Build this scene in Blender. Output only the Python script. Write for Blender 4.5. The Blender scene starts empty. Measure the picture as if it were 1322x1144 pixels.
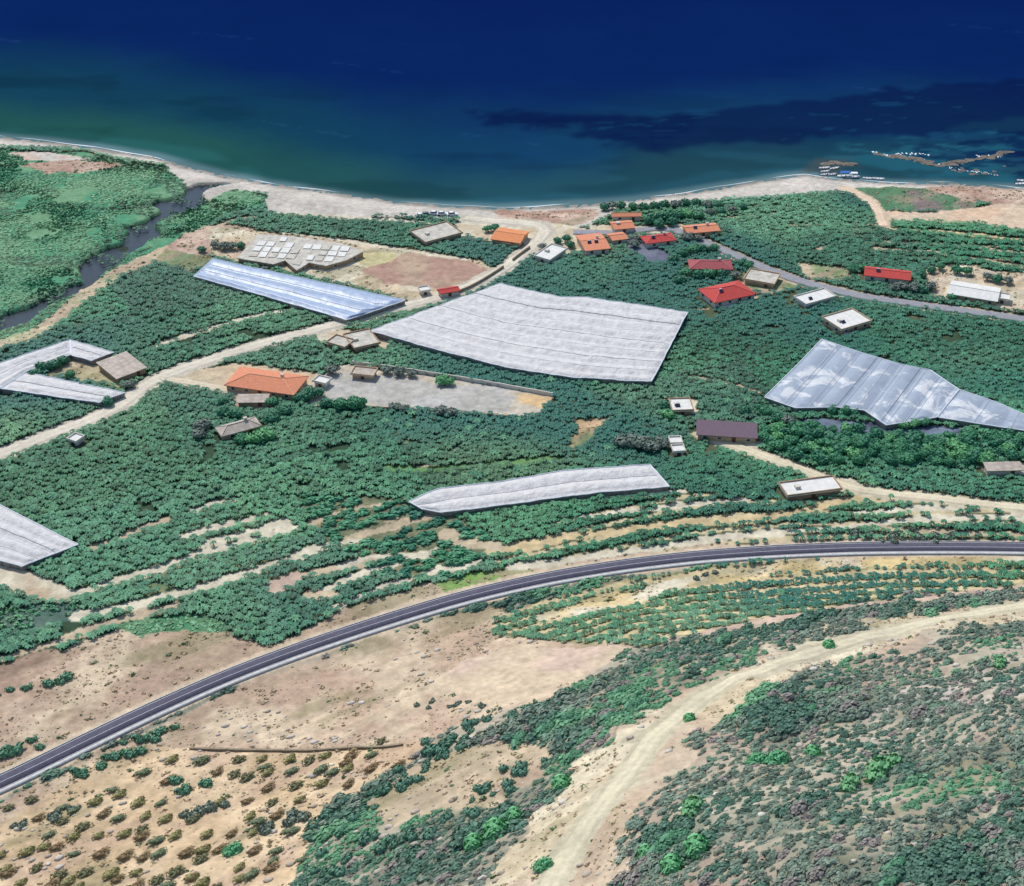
import bpy, math, random
import numpy as np
from mathutils import Vector, Matrix
random.seed(7); rng = np.random.default_rng(7)
S = bpy.context.scene
COL = S.collection

# ------------------------------------------------------------------ camera
ZC = 212.0
PITCH = math.radians(33.0)
HFOV = math.radians(40.0)
FPX = 661.0 / math.tan(HFOV / 2)          # focal length in photo pixels (photo 1322 x 1144)
cd = bpy.data.cameras.new('camera'); cam = bpy.data.objects.new('camera', cd); COL.objects.link(cam)
cd.sensor_fit = 'HORIZONTAL'; cd.angle = HFOV; cd.clip_start = 1; cd.clip_end = 60000
cam.location = (0, 0, ZC); cam.rotation_euler = (math.pi / 2 - PITCH, 0, 0)
S.camera = cam
# ------------------------------------------------------------------ light
SUN_EL, SUN_AZ = 52.0, -28.0              # azimuth measured from +Y (view direction) towards +X
w = bpy.data.worlds.new('World'); S.world = w; w.use_nodes = True
nt = w.node_tree; bg = nt.nodes['Background']
sky = nt.nodes.new('ShaderNodeTexSky'); sky.sky_type = 'NISHITA'; sky.sun_disc = False
sky.sun_elevation = math.radians(SUN_EL); sky.sun_rotation = math.radians(SUN_AZ)
sky.air_density = 1.0; sky.dust_density = 0.6
nt.links.new(sky.outputs[0], bg.inputs[0]); bg.inputs[1].default_value = 0.15
sl = bpy.data.lights.new('sun', 'SUN'); sun = bpy.data.objects.new('sun', sl); COL.objects.link(sun)
sl.energy = 3.5; sl.angle = math.radians(0.5); sl.color = (1.0, 0.955, 0.89)
a = math.radians(SUN_AZ); e = math.radians(SUN_EL)
sd = Vector((math.sin(a) * math.cos(e), math.cos(a) * math.cos(e), math.sin(e)))
sun.rotation_euler = sd.to_track_quat('Z', 'Y').to_euler(); sun.location = sd * 900
S.view_settings.view_transform = 'Standard'; S.view_settings.look = 'None'
S.view_settings.gamma = 1; S.view_settings.exposure = 0.0

# ------------------------------------------------------------------ small helpers
def lin(c):
    c = c / 255.0
    return c / 12.92 if c <= 0.04045 else ((c + 0.055) / 1.055) ** 2.4
ALB = 0.92
def sc(r, g, b, k=1.0):                    # a colour seen in sunlight -> base colour
    return (lin(r) * ALB * k, lin(g) * ALB * k, lin(b) * ALB * k)
def sstep(x, a, b):
    t = np.clip((x - a) / (b - a), 0, 1); return t * t * (3 - 2 * t)
def hsh(ix, iy, s):
    v = np.sin(ix * 127.1 + iy * 311.7 + s * 74.7) * 43758.5453
    return v - np.floor(v)
def vn(x, y, s=0):
    ix = np.floor(x); iy = np.floor(y); fx = x - ix; fy = y - iy
    fx = fx * fx * (3 - 2 * fx); fy = fy * fy * (3 - 2 * fy)
    return (hsh(ix, iy, s) * (1 - fx) * (1 - fy) + hsh(ix + 1, iy, s) * fx * (1 - fy)
            + hsh(ix, iy + 1, s) * (1 - fx) * fy + hsh(ix + 1, iy + 1, s) * fx * fy)
def fbm(x, y, sc_, s=0, o=3):
    x = x / sc_; y = y / sc_; t = 0; amp = 0.5; n = 0
    for i in range(o):
        t = t + amp * vn(x, y, s + i * 13); n += amp; amp *= .55; x = x * 2.03 + 5.1; y = y * 2.03 + 1.7
    return t / n                            # 0..1
FW = np.array([0, math.cos(PITCH), -math.sin(PITCH)]); UP = np.array([0, math.sin(PITCH), math.cos(PITCH)])
def rays(p):
    p = np.atleast_2d(np.array(p, float))
    d = FPX * FW[None] + (p[:, 0:1] - 661) * np.array([[1., 0, 0]]) + (572 - p[:, 1:2]) * UP[None]
    return d
def unproj(p, h=0.0, H=None):              # where the line of sight meets the ground (+ h)
    d = rays(p); z = np.zeros(len(d)) + h
    for i in range(40 if H is not None else 1):
        t = (z - ZC) / d[:, 2]
        x = d[:, 0] * t; y = d[:, 1] * t
        if H is not None: z = z + 0.8 * (H(x, y) + h - z)
    t = (z - ZC) / d[:, 2]
    return np.stack([d[:, 0] * t, d[:, 1] * t, z], 1)
def proj(x, y, z):
    dz = z - ZC
    f = y * FW[1] + dz * FW[2]; u = y * UP[1] + dz * UP[2]
    f = np.maximum(f, 1)
    return 661 + FPX * x / f, 572 - FPX * u / f

# ------------------------------------------------------------------ terrain height
SHORE = [(-90,172),(0,177),(60,183),(120,191),(200,203),(240,215),(290,227),(350,237),(400,244),(450,252),(520,261),(580,266),
 (640,269),(700,267),(760,264),(820,258),(880,250),(940,241),(990,232),(1040,225),(1081,231),(1154,236),(1214,236),(1265,239),(1322,243),(1420,248)]
sh = unproj(SHORE)
SX = np.concatenate([[-6000, -700], sh[:, 0], [900, 6000]]); SY = np.concatenate([[sh[0, 1] + 60, sh[0, 1] + 30], sh[:, 1], [sh[-1, 1] - 10, sh[-1, 1] - 200]])
HWY = [(-60,1037),(0,1013),(100,963),(200,915),(300,871),(400,834),(500,801),(600,771),(700,748),(800,731),(900,719),(1000,712),(1100,708),(1200,707),(1322,708),(1400,710)]
def base_h(x, y):
    s = np.interp(x, SX, SY) - y
    h = 1.6 * sstep(s, 0, 16) + 0.022 * np.maximum(s - 25, 0)
    return np.where(s < 0, np.maximum(s * 0.12, -4), h)
hw = unproj(HWY, 0, base_h)
# extend the highway past both edges
d0 = hw[0] - hw[1]; d1 = hw[-1] - hw[-2]
hwx = np.concatenate([[hw[0, 0] + d0[0] * 12], hw[:, 0], [hw[-1, 0] + d1[0] * 12]])
hwy_ = np.concatenate([[hw[0, 1] + d0[1] * 12], hw[:, 1], [hw[-1, 1] + d1[1] * 12]])
HX = np.linspace(hwx[0], hwx[-1], 240); HYr = np.interp(HX, hwx, hwy_)
for _ in range(6):
    HYr[1:-1] = (HYr[:-2] + 2 * HYr[1:-1] + HYr[2:]) / 4
RIVER = [(296,234),(259,249),(262,258),(266,263),(233,276),(196,293),(206,308),(184,325),(160,330),(146,346),(128,362),(113,378),(57,408),(33,428),(-10,440),(-110,470),
 (-110,445),(-40,437),(0,424),(40,405),(73,388),(113,370),(102,352),(140,325),(160,316),(170,303),(160,298),(190,285),(213,275),(200,264),(232,254),(246,243),(290,234)]
RV = unproj(RIVER, 1.2)[:, :2]
def inpoly(x, y, P):
    P = np.asarray(P); m = (x > P[:, 0].min()) & (x < P[:, 0].max()) & (y > P[:, 1].min()) & (y < P[:, 1].max())
    out = np.zeros(x.shape, bool)
    if not m.any(): return out
    xs = x[m]; ys = y[m]; c = np.zeros(xs.shape, bool)
    n = len(P); j = n - 1
    for i in range(n):
        xi, yi = P[i]; xj, yj = P[j]
        if yi != yj:
            k = ((yi > ys) != (yj > ys)) & (xs < (xj - xi) * (ys - yi) / (yj - yi) + xi); c ^= k
        j = i
    out[m] = c
    return out
def dist_line(x, y, L, cut=30.0):
    L = np.asarray(L)[:, :2]; out = np.full(x.shape, 1e9)
    m = (x > L[:, 0].min() - cut) & (x < L[:, 0].max() + cut) & (y > L[:, 1].min() - cut) & (y < L[:, 1].max() + cut)
    if not m.any(): return out
    xs = x[m]; ys = y[m]; b = np.full(xs.shape, 1e9)
    for (ax, ay), (bx, by) in zip(L[:-1], L[1:]):
        dx, dy = bx - ax, by - ay; q = dx * dx + dy * dy + 1e-9
        t = np.clip(((xs - ax) * dx + (ys - ay) * dy) / q, 0, 1)
        b = np.minimum(b, np.hypot(xs - ax - t * dx, ys - ay - t * dy))
    out[m] = b
    return out
RVC = RV
def inriv(x, y):
    a_ = (fbm(x, y, 9, 711, 3) - .5) * 6; b_ = (fbm(x, y, 9, 811, 3) - .5) * 6
    return inpoly(x + a_, y + b_, RVC) | (dist_line(x + a_, y + b_, np.vstack([RVC, RVC[:1]]), 9) < 1.2)
def H(x, y):
    x = np.asarray(x, float); y = np.asarray(y, float)
    h = base_h(x, y)
    s = np.interp(x, SX, SY) - y
    d = (np.interp(x, HX, HYr) - y)
    d = d * 0.93
    k = 0.10 + 0.30 * sstep(x, -75, 45)
    dd = np.maximum(d - 7, 0)
    hill = k * (dd - 6 * (1 - np.exp(-dd / 6.0))) + 0.0006 * k * dd * dd
    rough = (fbm(x, y, 34, 5, 3) - .5) * 7 * sstep(d, 14, 60) * (0.25 + sstep(x, -60, 30))
    rough = rough + (fbm(x, y, 9, 9, 2) - .5) * 1.8 * sstep(d, 12, 50) * (0.3 + 0.7 * sstep(x, -70, 10))
    flat = (fbm(x, y, 45, 3, 2) - .5) * 1.6 * sstep(s, 35, 90) * sstep(-d, 12, 40)
    h = h + hill + rough + flat
    return np.minimum(h, ZC - 30)
def U(p, h=0.0): return unproj(p, h, H)

# ------------------------------------------------------------------ ground regions
REG = []                                    # (world polygon, colour, colour2, vegetation, edge warp)
VEG_NONE, BAN, REED, SCR, TUFT, MIX, ORCH = range(7)
C_ORCH = sc(64, 84, 64); C_ORCH2 = sc(92, 98, 74)
def reg(px, c, c2, veg, warp=1.5):
    REG.append((U(px)[:, :2], np.array(c), np.array(c2), veg, warp))
SAND = sc(206, 197, 184); TAN = sc(200, 182, 152); CREAM = sc(218, 208, 182); PINK = sc(176, 143, 126); PINK2 = sc(203, 178, 158)
GREY = sc(190, 186, 178); WET = sc(86, 148, 112); WET2 = sc(118, 158, 120); ROCK = sc(158, 150, 140); ROCK2 = sc(196, 184, 166)
OLV = sc(216, 191, 156); OLV2 = sc(202, 176, 140); DRY = sc(184, 160, 136); DRY2 = sc(206, 186, 158); DRKG = sc(60, 84, 66)
# wetland left
reg([(-200,150),(0,192),(60,198),(110,196),(160,210),(215,214),(250,232),(245,240),(240,258),(300,240),(347,254),(340,268),(296,276),(250,300),(225,315),(170,345),(120,385),(80,412),(40,432),(-20,450),(-300,520)], WET, WET2, REED, 2.5)
reg([(30,213),(75,206),(125,209),(165,214),(110,222),(70,223)], PINK2, PINK, TUFT, 4)
reg([(10,196),(60,196),(120,206),(70,208),(30,207)], SAND, PINK2, VEG_NONE, 2)
reg([(-200,442),(0,438),(40,425),(70,405),(105,375),(150,345),(215,318),(240,310),(262,300),(262,306),(225,330),(160,355),(110,392),(75,420),(30,442),(0,452),(-200,468)], TAN, sc(176,176,140), TUFT, 2)
reg([(218,318),(240,300),(262,292),(300,290),(335,298),(305,322),(262,330),(225,324)], PINK, PINK2, TUFT, 2)
reg([(215,322),(260,330),(280,334),(250,352),(240,348),(200,338)], sc(150,150,112), sc(120,135,100), TUFT, 2)
# beach
reg([(-300,140),(0,170),(120,185),(240,208),(350,230),(450,246),(580,262),(640,265),(760,258),(880,246),(990,228),(1040,219),(1081,226),(1214,232),(1322,238),(1500,240),
 (1500,266),(1322,251),(1265,247),(1214,246),(1154,244),(1090,248),(1040,250),(960,257),(880,263),(800,271),(760,292),(690,300),(640,288),(560,282),(480,280),(400,277),(345,274),(345,250),(300,244),(262,262),(240,250),(236,236),(215,214),(160,206),(110,193),(0,190),(-300,165)], SAND, sc(190,182,170), VEG_NONE, 1.5)
reg([(640,272),(720,272),(775,270),(770,284),(735,292),(680,288),(648,284)], PINK2, PINK, TUFT, 2.5)
reg([(590,290),(640,286),(720,290),(760,296),(760,318),(730,332),(712,338),(690,328),(690,312),(668,316),(630,312),(600,305),(560,312),(540,302),(590,300)], CREAM, TAN, VEG_NONE, 1.5)
reg([(760,290),(860,292),(880,288),(900,300),(880,306),(800,300),(760,304)], CREAM, TAN, VEG_NONE, 1.5)
# ruins yard
reg([(275,293),(320,298),(440,308),(560,326),(622,336),(650,352),(625,372),(585,388),(520,386),(400,358),(300,335),(270,330)], TAN, CREAM, TUFT, 1.5)
reg([(480,338),(540,326),(600,334),(625,345),(615,362),(560,372),(500,366),(470,350)], PINK, DRY, VEG_NONE, 3)
reg([(445,325),(500,325),(520,332),(480,345),(450,342)], sc(196,186,140), CREAM, VEG_NONE, 3)
# field at the right shore
reg([(1095,243),(1150,241),(1240,246),(1262,262),(1255,280),(1200,272),(1140,272),(1110,258)], sc(92,132,98), sc(136,122,118), TUFT, 2)
reg([(1195,243),(1260,240),(1322,246),(1500,250),(1500,275),(1322,268),(1260,262),(1215,250)], PINK2, PINK, TUFT, 3)
reg([(1136,272),(1200,274),(1262,268),(1290,262),(1500,272),(1500,320),(1322,298),(1260,288),(1200,286),(1150,286)], sc(218,186,156), sc(212,190,164), VEG_NONE, 1.5)
reg([(1195,279),(1262,288),(1240,290),(1200,284)], sc(110,140,100), TAN, VEG_NONE, 1.0)
# farm yards
reg([(215,490),(250,478),(300,470),(320,468),(408,482),(420,500),(405,512),(365,514),(290,505),(240,500)], sc(206,184,152), TAN, VEG_NONE, 1.5)
reg([(440,470),(500,478),(580,488),(640,498),(716,512),(700,530),(682,540),(600,534),(500,528),(400,522),(380,506),(410,490)], sc(198,186,166), GREY, VEG_NONE, 1.2)
reg([(445,480),(480,482),(560,495),(640,503),(660,515),(655,533),(600,531),(480,522),(420,516),(425,490)], sc(182,178,168), GREY, VEG_NONE, 1.0)
reg([(660,506),(716,512),(700,528),(672,520)], sc(216,184,138), TAN, VEG_NONE, 1.0)
reg([(400,425),(480,428),(510,436),(500,450),(440,450),(410,440)], TAN, CREAM, VEG_NONE, 1.2)
reg([(80,455),(120,462),(165,470),(188,474),(150,492),(160,505),(108,492),(60,484),(70,470)], sc(176,166,130), TAN, TUFT, 1.2)
reg([(300,505),(350,508),(352,528),(330,530),(300,525)], sc(180,160,140), DRKG, VEG_NONE, 1)
reg([(735,543),(790,540),(770,555),(752,580),(730,578),(745,560)], sc(196,166,130), sc(120,130,95), TUFT, 2)
reg([(810,305),(845,318),(868,330),(862,340),(838,338),(812,322)], sc(120,124,136), sc(104,108,124), VEG_NONE, .8)
reg([(945,350),(1012,352),(1030,372),(1000,380),(950,376)], sc(186,176,146), sc(120,135,95), TUFT, 1.5)
reg([(1195,345),(1240,342),(1300,350),(1500,352),(1500,420),(1322,402),(1250,392),(1200,380),(1190,362)], sc(210,188,160), CREAM, TUFT, 2)
reg([(1030,340),(1090,346),(1110,356),(1080,364),(1040,358)], TAN, sc(130,145,105), TUFT, 1.5)
reg([(890,560),(985,560),(990,572),(960,585),(905,566)], CREAM, TAN, VEG_NONE, 1)
reg([(1040,612),(1100,618),(1125,634),(1085,640),(1050,640)], CREAM, TAN, VEG_NONE, 1.2)
reg([(985,548),(1060,540),(1110,545),(1240,552),(1240,562),(1110,560),(1010,562)], sc(70,76,92), sc(120,132,148), VEG_NONE, 1.2)
reg([(850,515),(900,515),(902,532),(862,534)], TAN, CREAM, VEG_NONE, 1)
reg([(-150,735),(0,725),(30,735),(90,760),(100,775),(60,778),(0,760),(-150,770)], sc(188,168,140), CREAM, VEG_NONE, 1.2)
reg([(1260,600),(1330,596),(1400,600),(1400,612),(1280,612)], sc(176,168,158), TAN, VEG_NONE, 1)
# terraces with thin planting
reg([(190,690),(300,640),(440,700),(380,745),(260,760),(110,790),(60,790),(120,760)], sc(140,140,104), sc(110,130,96), BAN, 1.5)
reg([(380,640),(520,645),(560,662),(640,690),(620,725),(580,745),(500,740),(420,700)], sc(112,120,92), sc(136,134,104), ORCH, 2)
reg([(-150,790),(0,790),(60,780),(100,775),(110,795),(40,815),(-150,830)], sc(84,112,98), sc(100,118,108), REED, 1.5)
# dry strips along the highway (sea side)
reg([(-250,900),(0,868),(60,852),(100,830),(150,812),(210,800),(270,806),(300,822),(350,834),(400,812),(440,790),(500,768),(570,750),(640,738),(690,734),(740,728),(800,716),(900,705),(1000,702),(1100,699),(1240,700),
 (1500,704),(1500,706),(1100,706),(900,714),(700,745),(600,772),(400,836),(200,914),(0,1010),(-250,1120)], DRY, DRY2, TUFT, 1.6)
reg([(560,752),(600,742),(660,735),(690,737),(650,752),(590,768),(580,770)], sc(130,176,88), sc(150,160,110), TUFT, 1.2)
reg([(0,860),(60,842),(130,832),(60,872),(0,900),(-100,920),(-100,880)], sc(150,128,110), DRY, TUFT, 2)
reg([(150,806),(235,792),(285,800),(290,815),(240,818),(180,822)], sc(84,136,98), sc(104,140,104), REED, 2)
# everything on the camera side of the highway: dry slope, grove, hill
reg([(-400,1150),(0,1026),(100,975),(200,926),(300,882),(400,845),(500,812),(600,783),(700,760),(800,742),(900,730),(1000,722),(1200,716),(1322,716),(1600,720),(3000,1400),(1800,3000),(-800,3000)], sc(132,134,116), sc(168,158,138), SCR, 1.0)
reg([(-400,1200),(0,1040),(100,985),(200,938),(300,892),(400,852),(500,818),(600,790),(650,782),(660,800),(640,815),(700,822),(820,835),(790,850),(730,890),(690,910),(620,925),(520,972),(250,972),(150,1000),(0,1080),(-400,1300)], DRY, DRY2, TUFT, 1.5)
reg([(560,880),(600,850),(660,836),(820,836),(760,872),(690,905),(560,886)], sc(204,180,160), DRY2, VEG_NONE, 1.5)
reg([(-500,1200),(0,1068),(60,1030),(120,990),(190,966),(250,966),(400,966),(520,962),(560,958),(500,1000),(430,1040),(400,1080),(380,1150),(300,1500),(-900,1500)], OLV, OLV2, TUFT, 2.0)
reg([(640,800),(700,775),(800,752),(900,734),(1000,724),(1200,716),(1600,716),(1600,768),(1322,762),(1200,768),(1100,778),(1000,796),(900,820),(840,836),(800,832),(640,820)], sc(176,166,124), sc(120,130,92), BAN, 1.2)
reg([(900,742),(1016,727),(1094,720),(1322,716),(1322,728),(1094,734),(1000,744),(880,762),(800,782),(740,796),(700,802),(690,795),(800,765)], sc(216,192,140), CREAM, TUFT, 1.5)
# scrub-side cream scree and track margins
reg([(1500,755),(1322,770),(1240,778),(1150,795),(1080,815),(1000,838),(940,860),(880,890),(820,925),(760,960),(700,990),(620,1010),(560,1000),(500,1020),(560,975),(640,940),(760,900),(870,862),(960,838),(1100,800),(1200,775),(1322,762),(1500,748)], sc(190,174,148), sc(150,144,122), SCR, 4.0)
reg([(1500,785),(1322,800),(1180,826),(1090,850),(1000,884),(950,910),(905,945),(870,990),(835,1050),(800,1144),(790,1400),(560,1400),(620,1144),(680,1060),(720,1010),(780,950),(850,905),(950,862),(1060,822),(1180,795),(1322,775)], sc(212,200,172), sc(198,182,152), TUFT, 5.0)
reg([(540,985),(640,960),(720,960),(700,1000),(640,1040),(560,1050),(500,1070),(470,1040)], sc(190,172,144), sc(170,146,126), TUFT, 2.5)
reg([(1180,880),(1322,860),(1500,850),(1500,900),(1322,905),(1200,920),(1100,935)], sc(178,168,158), ROCK2, SCR, 3)

# bare strips between terraces and narrow farm tracks: (polyline, half width m, colour, only-bare?)
YEL = sc(214, 192, 148)
STR = [([(673,653),(756,643),(823,638),(880,634)],1.0,CREAM),([(750,668),(823,659),(880,653),(962,645)],1.0,CREAM),
 ([(630,714),(673,706),(740,693),(806,683),(880,676),(947,672),(1014,666),(1050,657),(1080,647),(1120,644)],1.5,YEL),
 ([(660,732),(720,726),(790,715),(880,702),(930,694),(1014,687),(1080,681),(1140,675),(1200,669),(1322,668),(1450,670)],1.2,CREAM),
 ([(1100,664),(1180,657),(1240,656)],.9,CREAM),([(1114,679),(1200,686),(1322,692)],1.0,TAN),
 ([(116,708),(160,693),(186,681),(213,673)],1.2,TAN),([(250,660),(276,650),(306,646)],1.3,CREAM),([(233,696),(283,680),(346,665)],1.3,CREAM),
 ([(260,703),(333,686),(366,673)],1.2,CREAM),([(95,767),(140,753),(189,740),(266,713),(333,696),(383,681)],1.2,CREAM),
 ([(100,796),(189,777),(265,758),(340,733),(378,720),(420,705),(460,695)],1.3,CREAM),([(-60,862),(0,850),(75,830),(132,806),(227,782)],1.2,TAN),
 ([(355,756),(390,742),(435,735),(490,720)],1.4,TAN),([(401,769),(454,746),(500,730),(560,712)],1.0,CREAM),([(435,784),(500,756),(560,738),(620,726)],1.1,CREAM),
 ([(400,676),(440,660),(500,650),(530,640)],1.0,TAN),([(440,697),(490,685),(560,664)],1.1,TAN),([(440,731),(480,718),(545,716)],1.0,CREAM),([(400,768),(430,768)],1.6,TAN),([(355,758),(380,748)],2.4,PINK2),
 ([(200,447),(240,433),(300,416),(345,404),(388,398)],1.1,CREAM),([(1141,295),(1214,299),(1265,304),(1322,310),(1400,316)],1.2,YEL),
 ([(1141,312),(1198,314),(1265,320),(1322,327),(1400,335)],.9,TAN),([(1127,320),(1164,322),(1198,325),(1258,334),(1322,345)],.9,TAN),([(1020,291),(1060,290),(1100,289),(1141,290)],.9,TAN),
 ([(1047,327),(1070,316)],.7,TAN),([(930,282),(1000,276)],.7,TAN),([(890,400),(940,398),(985,380)],.7,TAN),([(360,275),(450,281),(560,288),(640,288)],1.2,CREAM),
 ([(345,277),(300,284),(262,300)],.8,TAN),([(600,783),(700,757),(800,739),(900,727),(1000,720)],1.0,sc(170,150,120)),
 ([(861,828),(938,812),(1039,793),(1132,779),(1210,770),(1322,758)],1.2,PINK2),
 ([(660,530),(560,600),(480,612)],.1,TAN),([(500,605),(560,607),(640,598),(740,592)],.9,sc(120,160,100)),([(590,640),(575,650)],.5,TAN),
 ([(1040,500),(1020,480)],.1,TAN),([(980,505),(930,492),(890,486)],.7,TAN),([(600,335),(540,326),(440,310),(350,298)],.7,CREAM),
 ([(580,690),(600,700),(640,705)],2.0,TAN),([(500,672),(560,668)],.7,TAN),([(690,575),(600,580),(480,565),(420,560)],.4,sc(120,140,110))]
STRW = [(U(p)[:, :2], hwid*(1.12 if hwid > .45 else 1), np.array(c)) for p, hwid, c in STR]
# dirt roads (drawn as ribbons later; the soil beside them is painted here)
ROADS = {
 'coast': ([(-80,612),(0,587),(50,567),(110,545),(155,524),(180,503),(205,488),(240,475),(300,455),(370,435),(430,420),(500,400),(560,387),(610,368),(650,348),(675,328),(695,312),(706,300),(700,290),(660,287),(600,282)],2.6,sc(214,204,184)),
 'yard': ([(205,490),(225,490),(250,495),(290,503),(330,507)],1.6,sc(210,196,170)),
 'south': ([(905,562),(940,573),(968,582),(1000,594),(1035,606),(1060,616),(1095,630),(1140,637),(1200,642),(1262,650),(1322,656),(1420,664)],1.7,sc(218,206,176)),
 'sandy': ([(1092,243),(1110,252),(1126,261),(1134,272),(1138,284),(1141,292)],1.9,sc(224,200,172)),
 'hill': ([(1420,768),(1322,782),(1200,802),(1120,822),(1050,842),(980,868),(920,892),(870,930),(820,985),(770,1050),(720,1120),(690,1200),(660,1300)],1.9,sc(206,196,168)),
}
LANE = [(740,300),(800,301),(850,294),(876,298),(905,311),(940,326),(985,346),(1040,366),(1110,383),(1200,396),(1322,413),(1440,428)]
RW = {k: (U(p)[:, :2], w_, np.array(c)) for k, (p, w_, c) in ROADS.items()}
LW = U(LANE)[:, :2]
ROWS = [(U(p)[:, :2], per, fr, np.array(c)) for p, per, fr, c in (
 ([(600,780),(760,745),(900,728),(1000,720),(1600,714),(1600,765),(1322,760),(1100,776),(1000,794),(900,818),(830,834),(700,822),(640,815)], 4.5, .45, sc(206,188,146)),
 ([(640,700),(760,660),(900,634),(980,645),(1120,640),(1600,668),(1600,702),(1000,700),(860,708),(740,728),(640,736)], 4.8, .32, sc(206,190,150)),
 ([(1100,293),(1141,294),(1322,308),(1500,325),(1500,372),(1322,350),(1200,338),(1120,325)], 6.5, .22, sc(206,188,152)))]
FOOT = []                                   # building footprints: keep plants out
HWL = np.stack([HX, HYr], 1)

def ground(x, y, want='both'):
    s = np.interp(x, SX, SY) - y
    n = x.shape[0]
    wa = (fbm(x, y, 7, 21, 3) - .5) * 2; wb = (fbm(x, y, 7, 37, 3) - .5) * 2
    m1 = fbm(x, y, 26, 55, 4); mix = sstep(m1, .38, .62)[:, None]
    col = C_ORCH * (1 - mix) + C_ORCH2 * mix
    col = np.array(col); veg = np.full(n, BAN)
    for P, c, c2, v, wp in REG:
        m = inpoly(x + wa * wp, y + wb * wp, P)
        if m.any():
            mm = sstep(fbm(x[m], y[m], 11, 71, 4), .36, .64)[:, None]
            col[m] = c * (1 - mm) + c2 * mm; veg[m] = v
    dr = np.interp(x, HX, HYr) - y
    for P, per, fr, c in ROWS:
        m = inpoly(x + wa*2, y + wb*2, P) & (veg == BAN); ph = (dr + wa*.8 + (fbm(x, y, 60, 31, 2)-.5)*9)/per; m &= (ph - np.floor(ph)) < fr
        col[m] = c*(.8 + .3*fbm(x[m], y[m], 4, 15, 2))[:, None]; veg[m] = VEG_NONE
    for L, hwid, c in STRW:
        d = dist_line(x, y, L, 8) + wa * 1.1 + (fbm(x, y, 2.2, 91, 2) - .5) * 1.4
        m = d < hwid
        t = fbm(x[m], y[m], 5, 14, 2)[:, None]
        col[m] = c * (.75 + .35 * t); veg[m] = VEG_NONE
    for k, (L, hwid, c) in RW.items():
        if k == 'sandy' or True:
            d = dist_line(x, y, L, 9) + wa * .9
            m = d < hwid + .9
            col[m] = c * .86; veg[m] = VEG_NONE
    d = dist_line(x, y, LW, 9) + wa * .8; m = d < 3.2; col[m] = np.array(TAN); veg[m] = VEG_NONE
    d = dist_line(x, y, HWL, 12) + wa * .5; m = d < 3.7; col[m] = np.array(DRY2); veg[m] = VEG_NONE
    wet = sstep(-s + wa * 1.0, -4.5, -1.0)[:, None]
    col = np.where((s < 6)[:, None], col * (1 - wet * .42), col)
    m = s < 0; col[m] = np.array(sc(120, 120, 104)); veg[s < 3] = VEG_NONE
    riv = inriv(x, y); col[riv] = np.array(sc(60, 70, 58)); veg[riv & (fbm(x, y, 7, 912, 3) < .62)] = VEG_NONE; veg[riv & (fbm(x, y, 7, 912, 3) >= .62)] = REED
    for P in FOOT:
        veg[inpoly(x, y, P)] = VEG_NONE
    return col, veg

# ------------------------------------------------------------------ mesh helpers
def tag(o, label=None, cat=None, group=None, kind=None):
    if label: o['label'] = label
    if cat: o['category'] = cat
    if group: o['group'] = group
    if kind: o['kind'] = kind
    return o
def empty(name, loc, rz=0):
    o = bpy.data.objects.new(name, None); COL.objects.link(o); o.location = loc; o.rotation_euler = (0, 0, rz)
    o.empty_display_size = .5
    return o
def npmesh(name, V, F, col=None, mats=(), smooth=False):
    me = bpy.data.meshes.new(name); V = np.asarray(V, np.float32); F = np.asarray(F, np.int32)
    k = F.shape[1]
    me.vertices.add(len(V)); me.vertices.foreach_set('co', V.ravel())
    me.loops.add(F.size); me.loops.foreach_set('vertex_index', F.ravel())
    me.polygons.add(len(F)); me.polygons.foreach_set('loop_start', np.arange(0, F.size, k, dtype=np.int32))
    me.polygons.foreach_set('loop_total', np.full(len(F), k, np.int32))
    if smooth: me.polygons.foreach_set('use_smooth', np.ones(len(F), bool))
    me.update(calc_edges=True)
    if col is not None:
        at = me.color_attributes.new('Col', 'FLOAT_COLOR', 'POINT')
        c = np.ones((len(V), 4), np.float32); c[:, :3] = col; at.data.foreach_set('color', c.ravel())
    for m in mats: me.materials.append(m)
    return me
def link(name, me, parent=None):
    o = bpy.data.objects.new(name, me); COL.objects.link(o)
    if parent is not None: o.parent = parent
    return o
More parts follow.
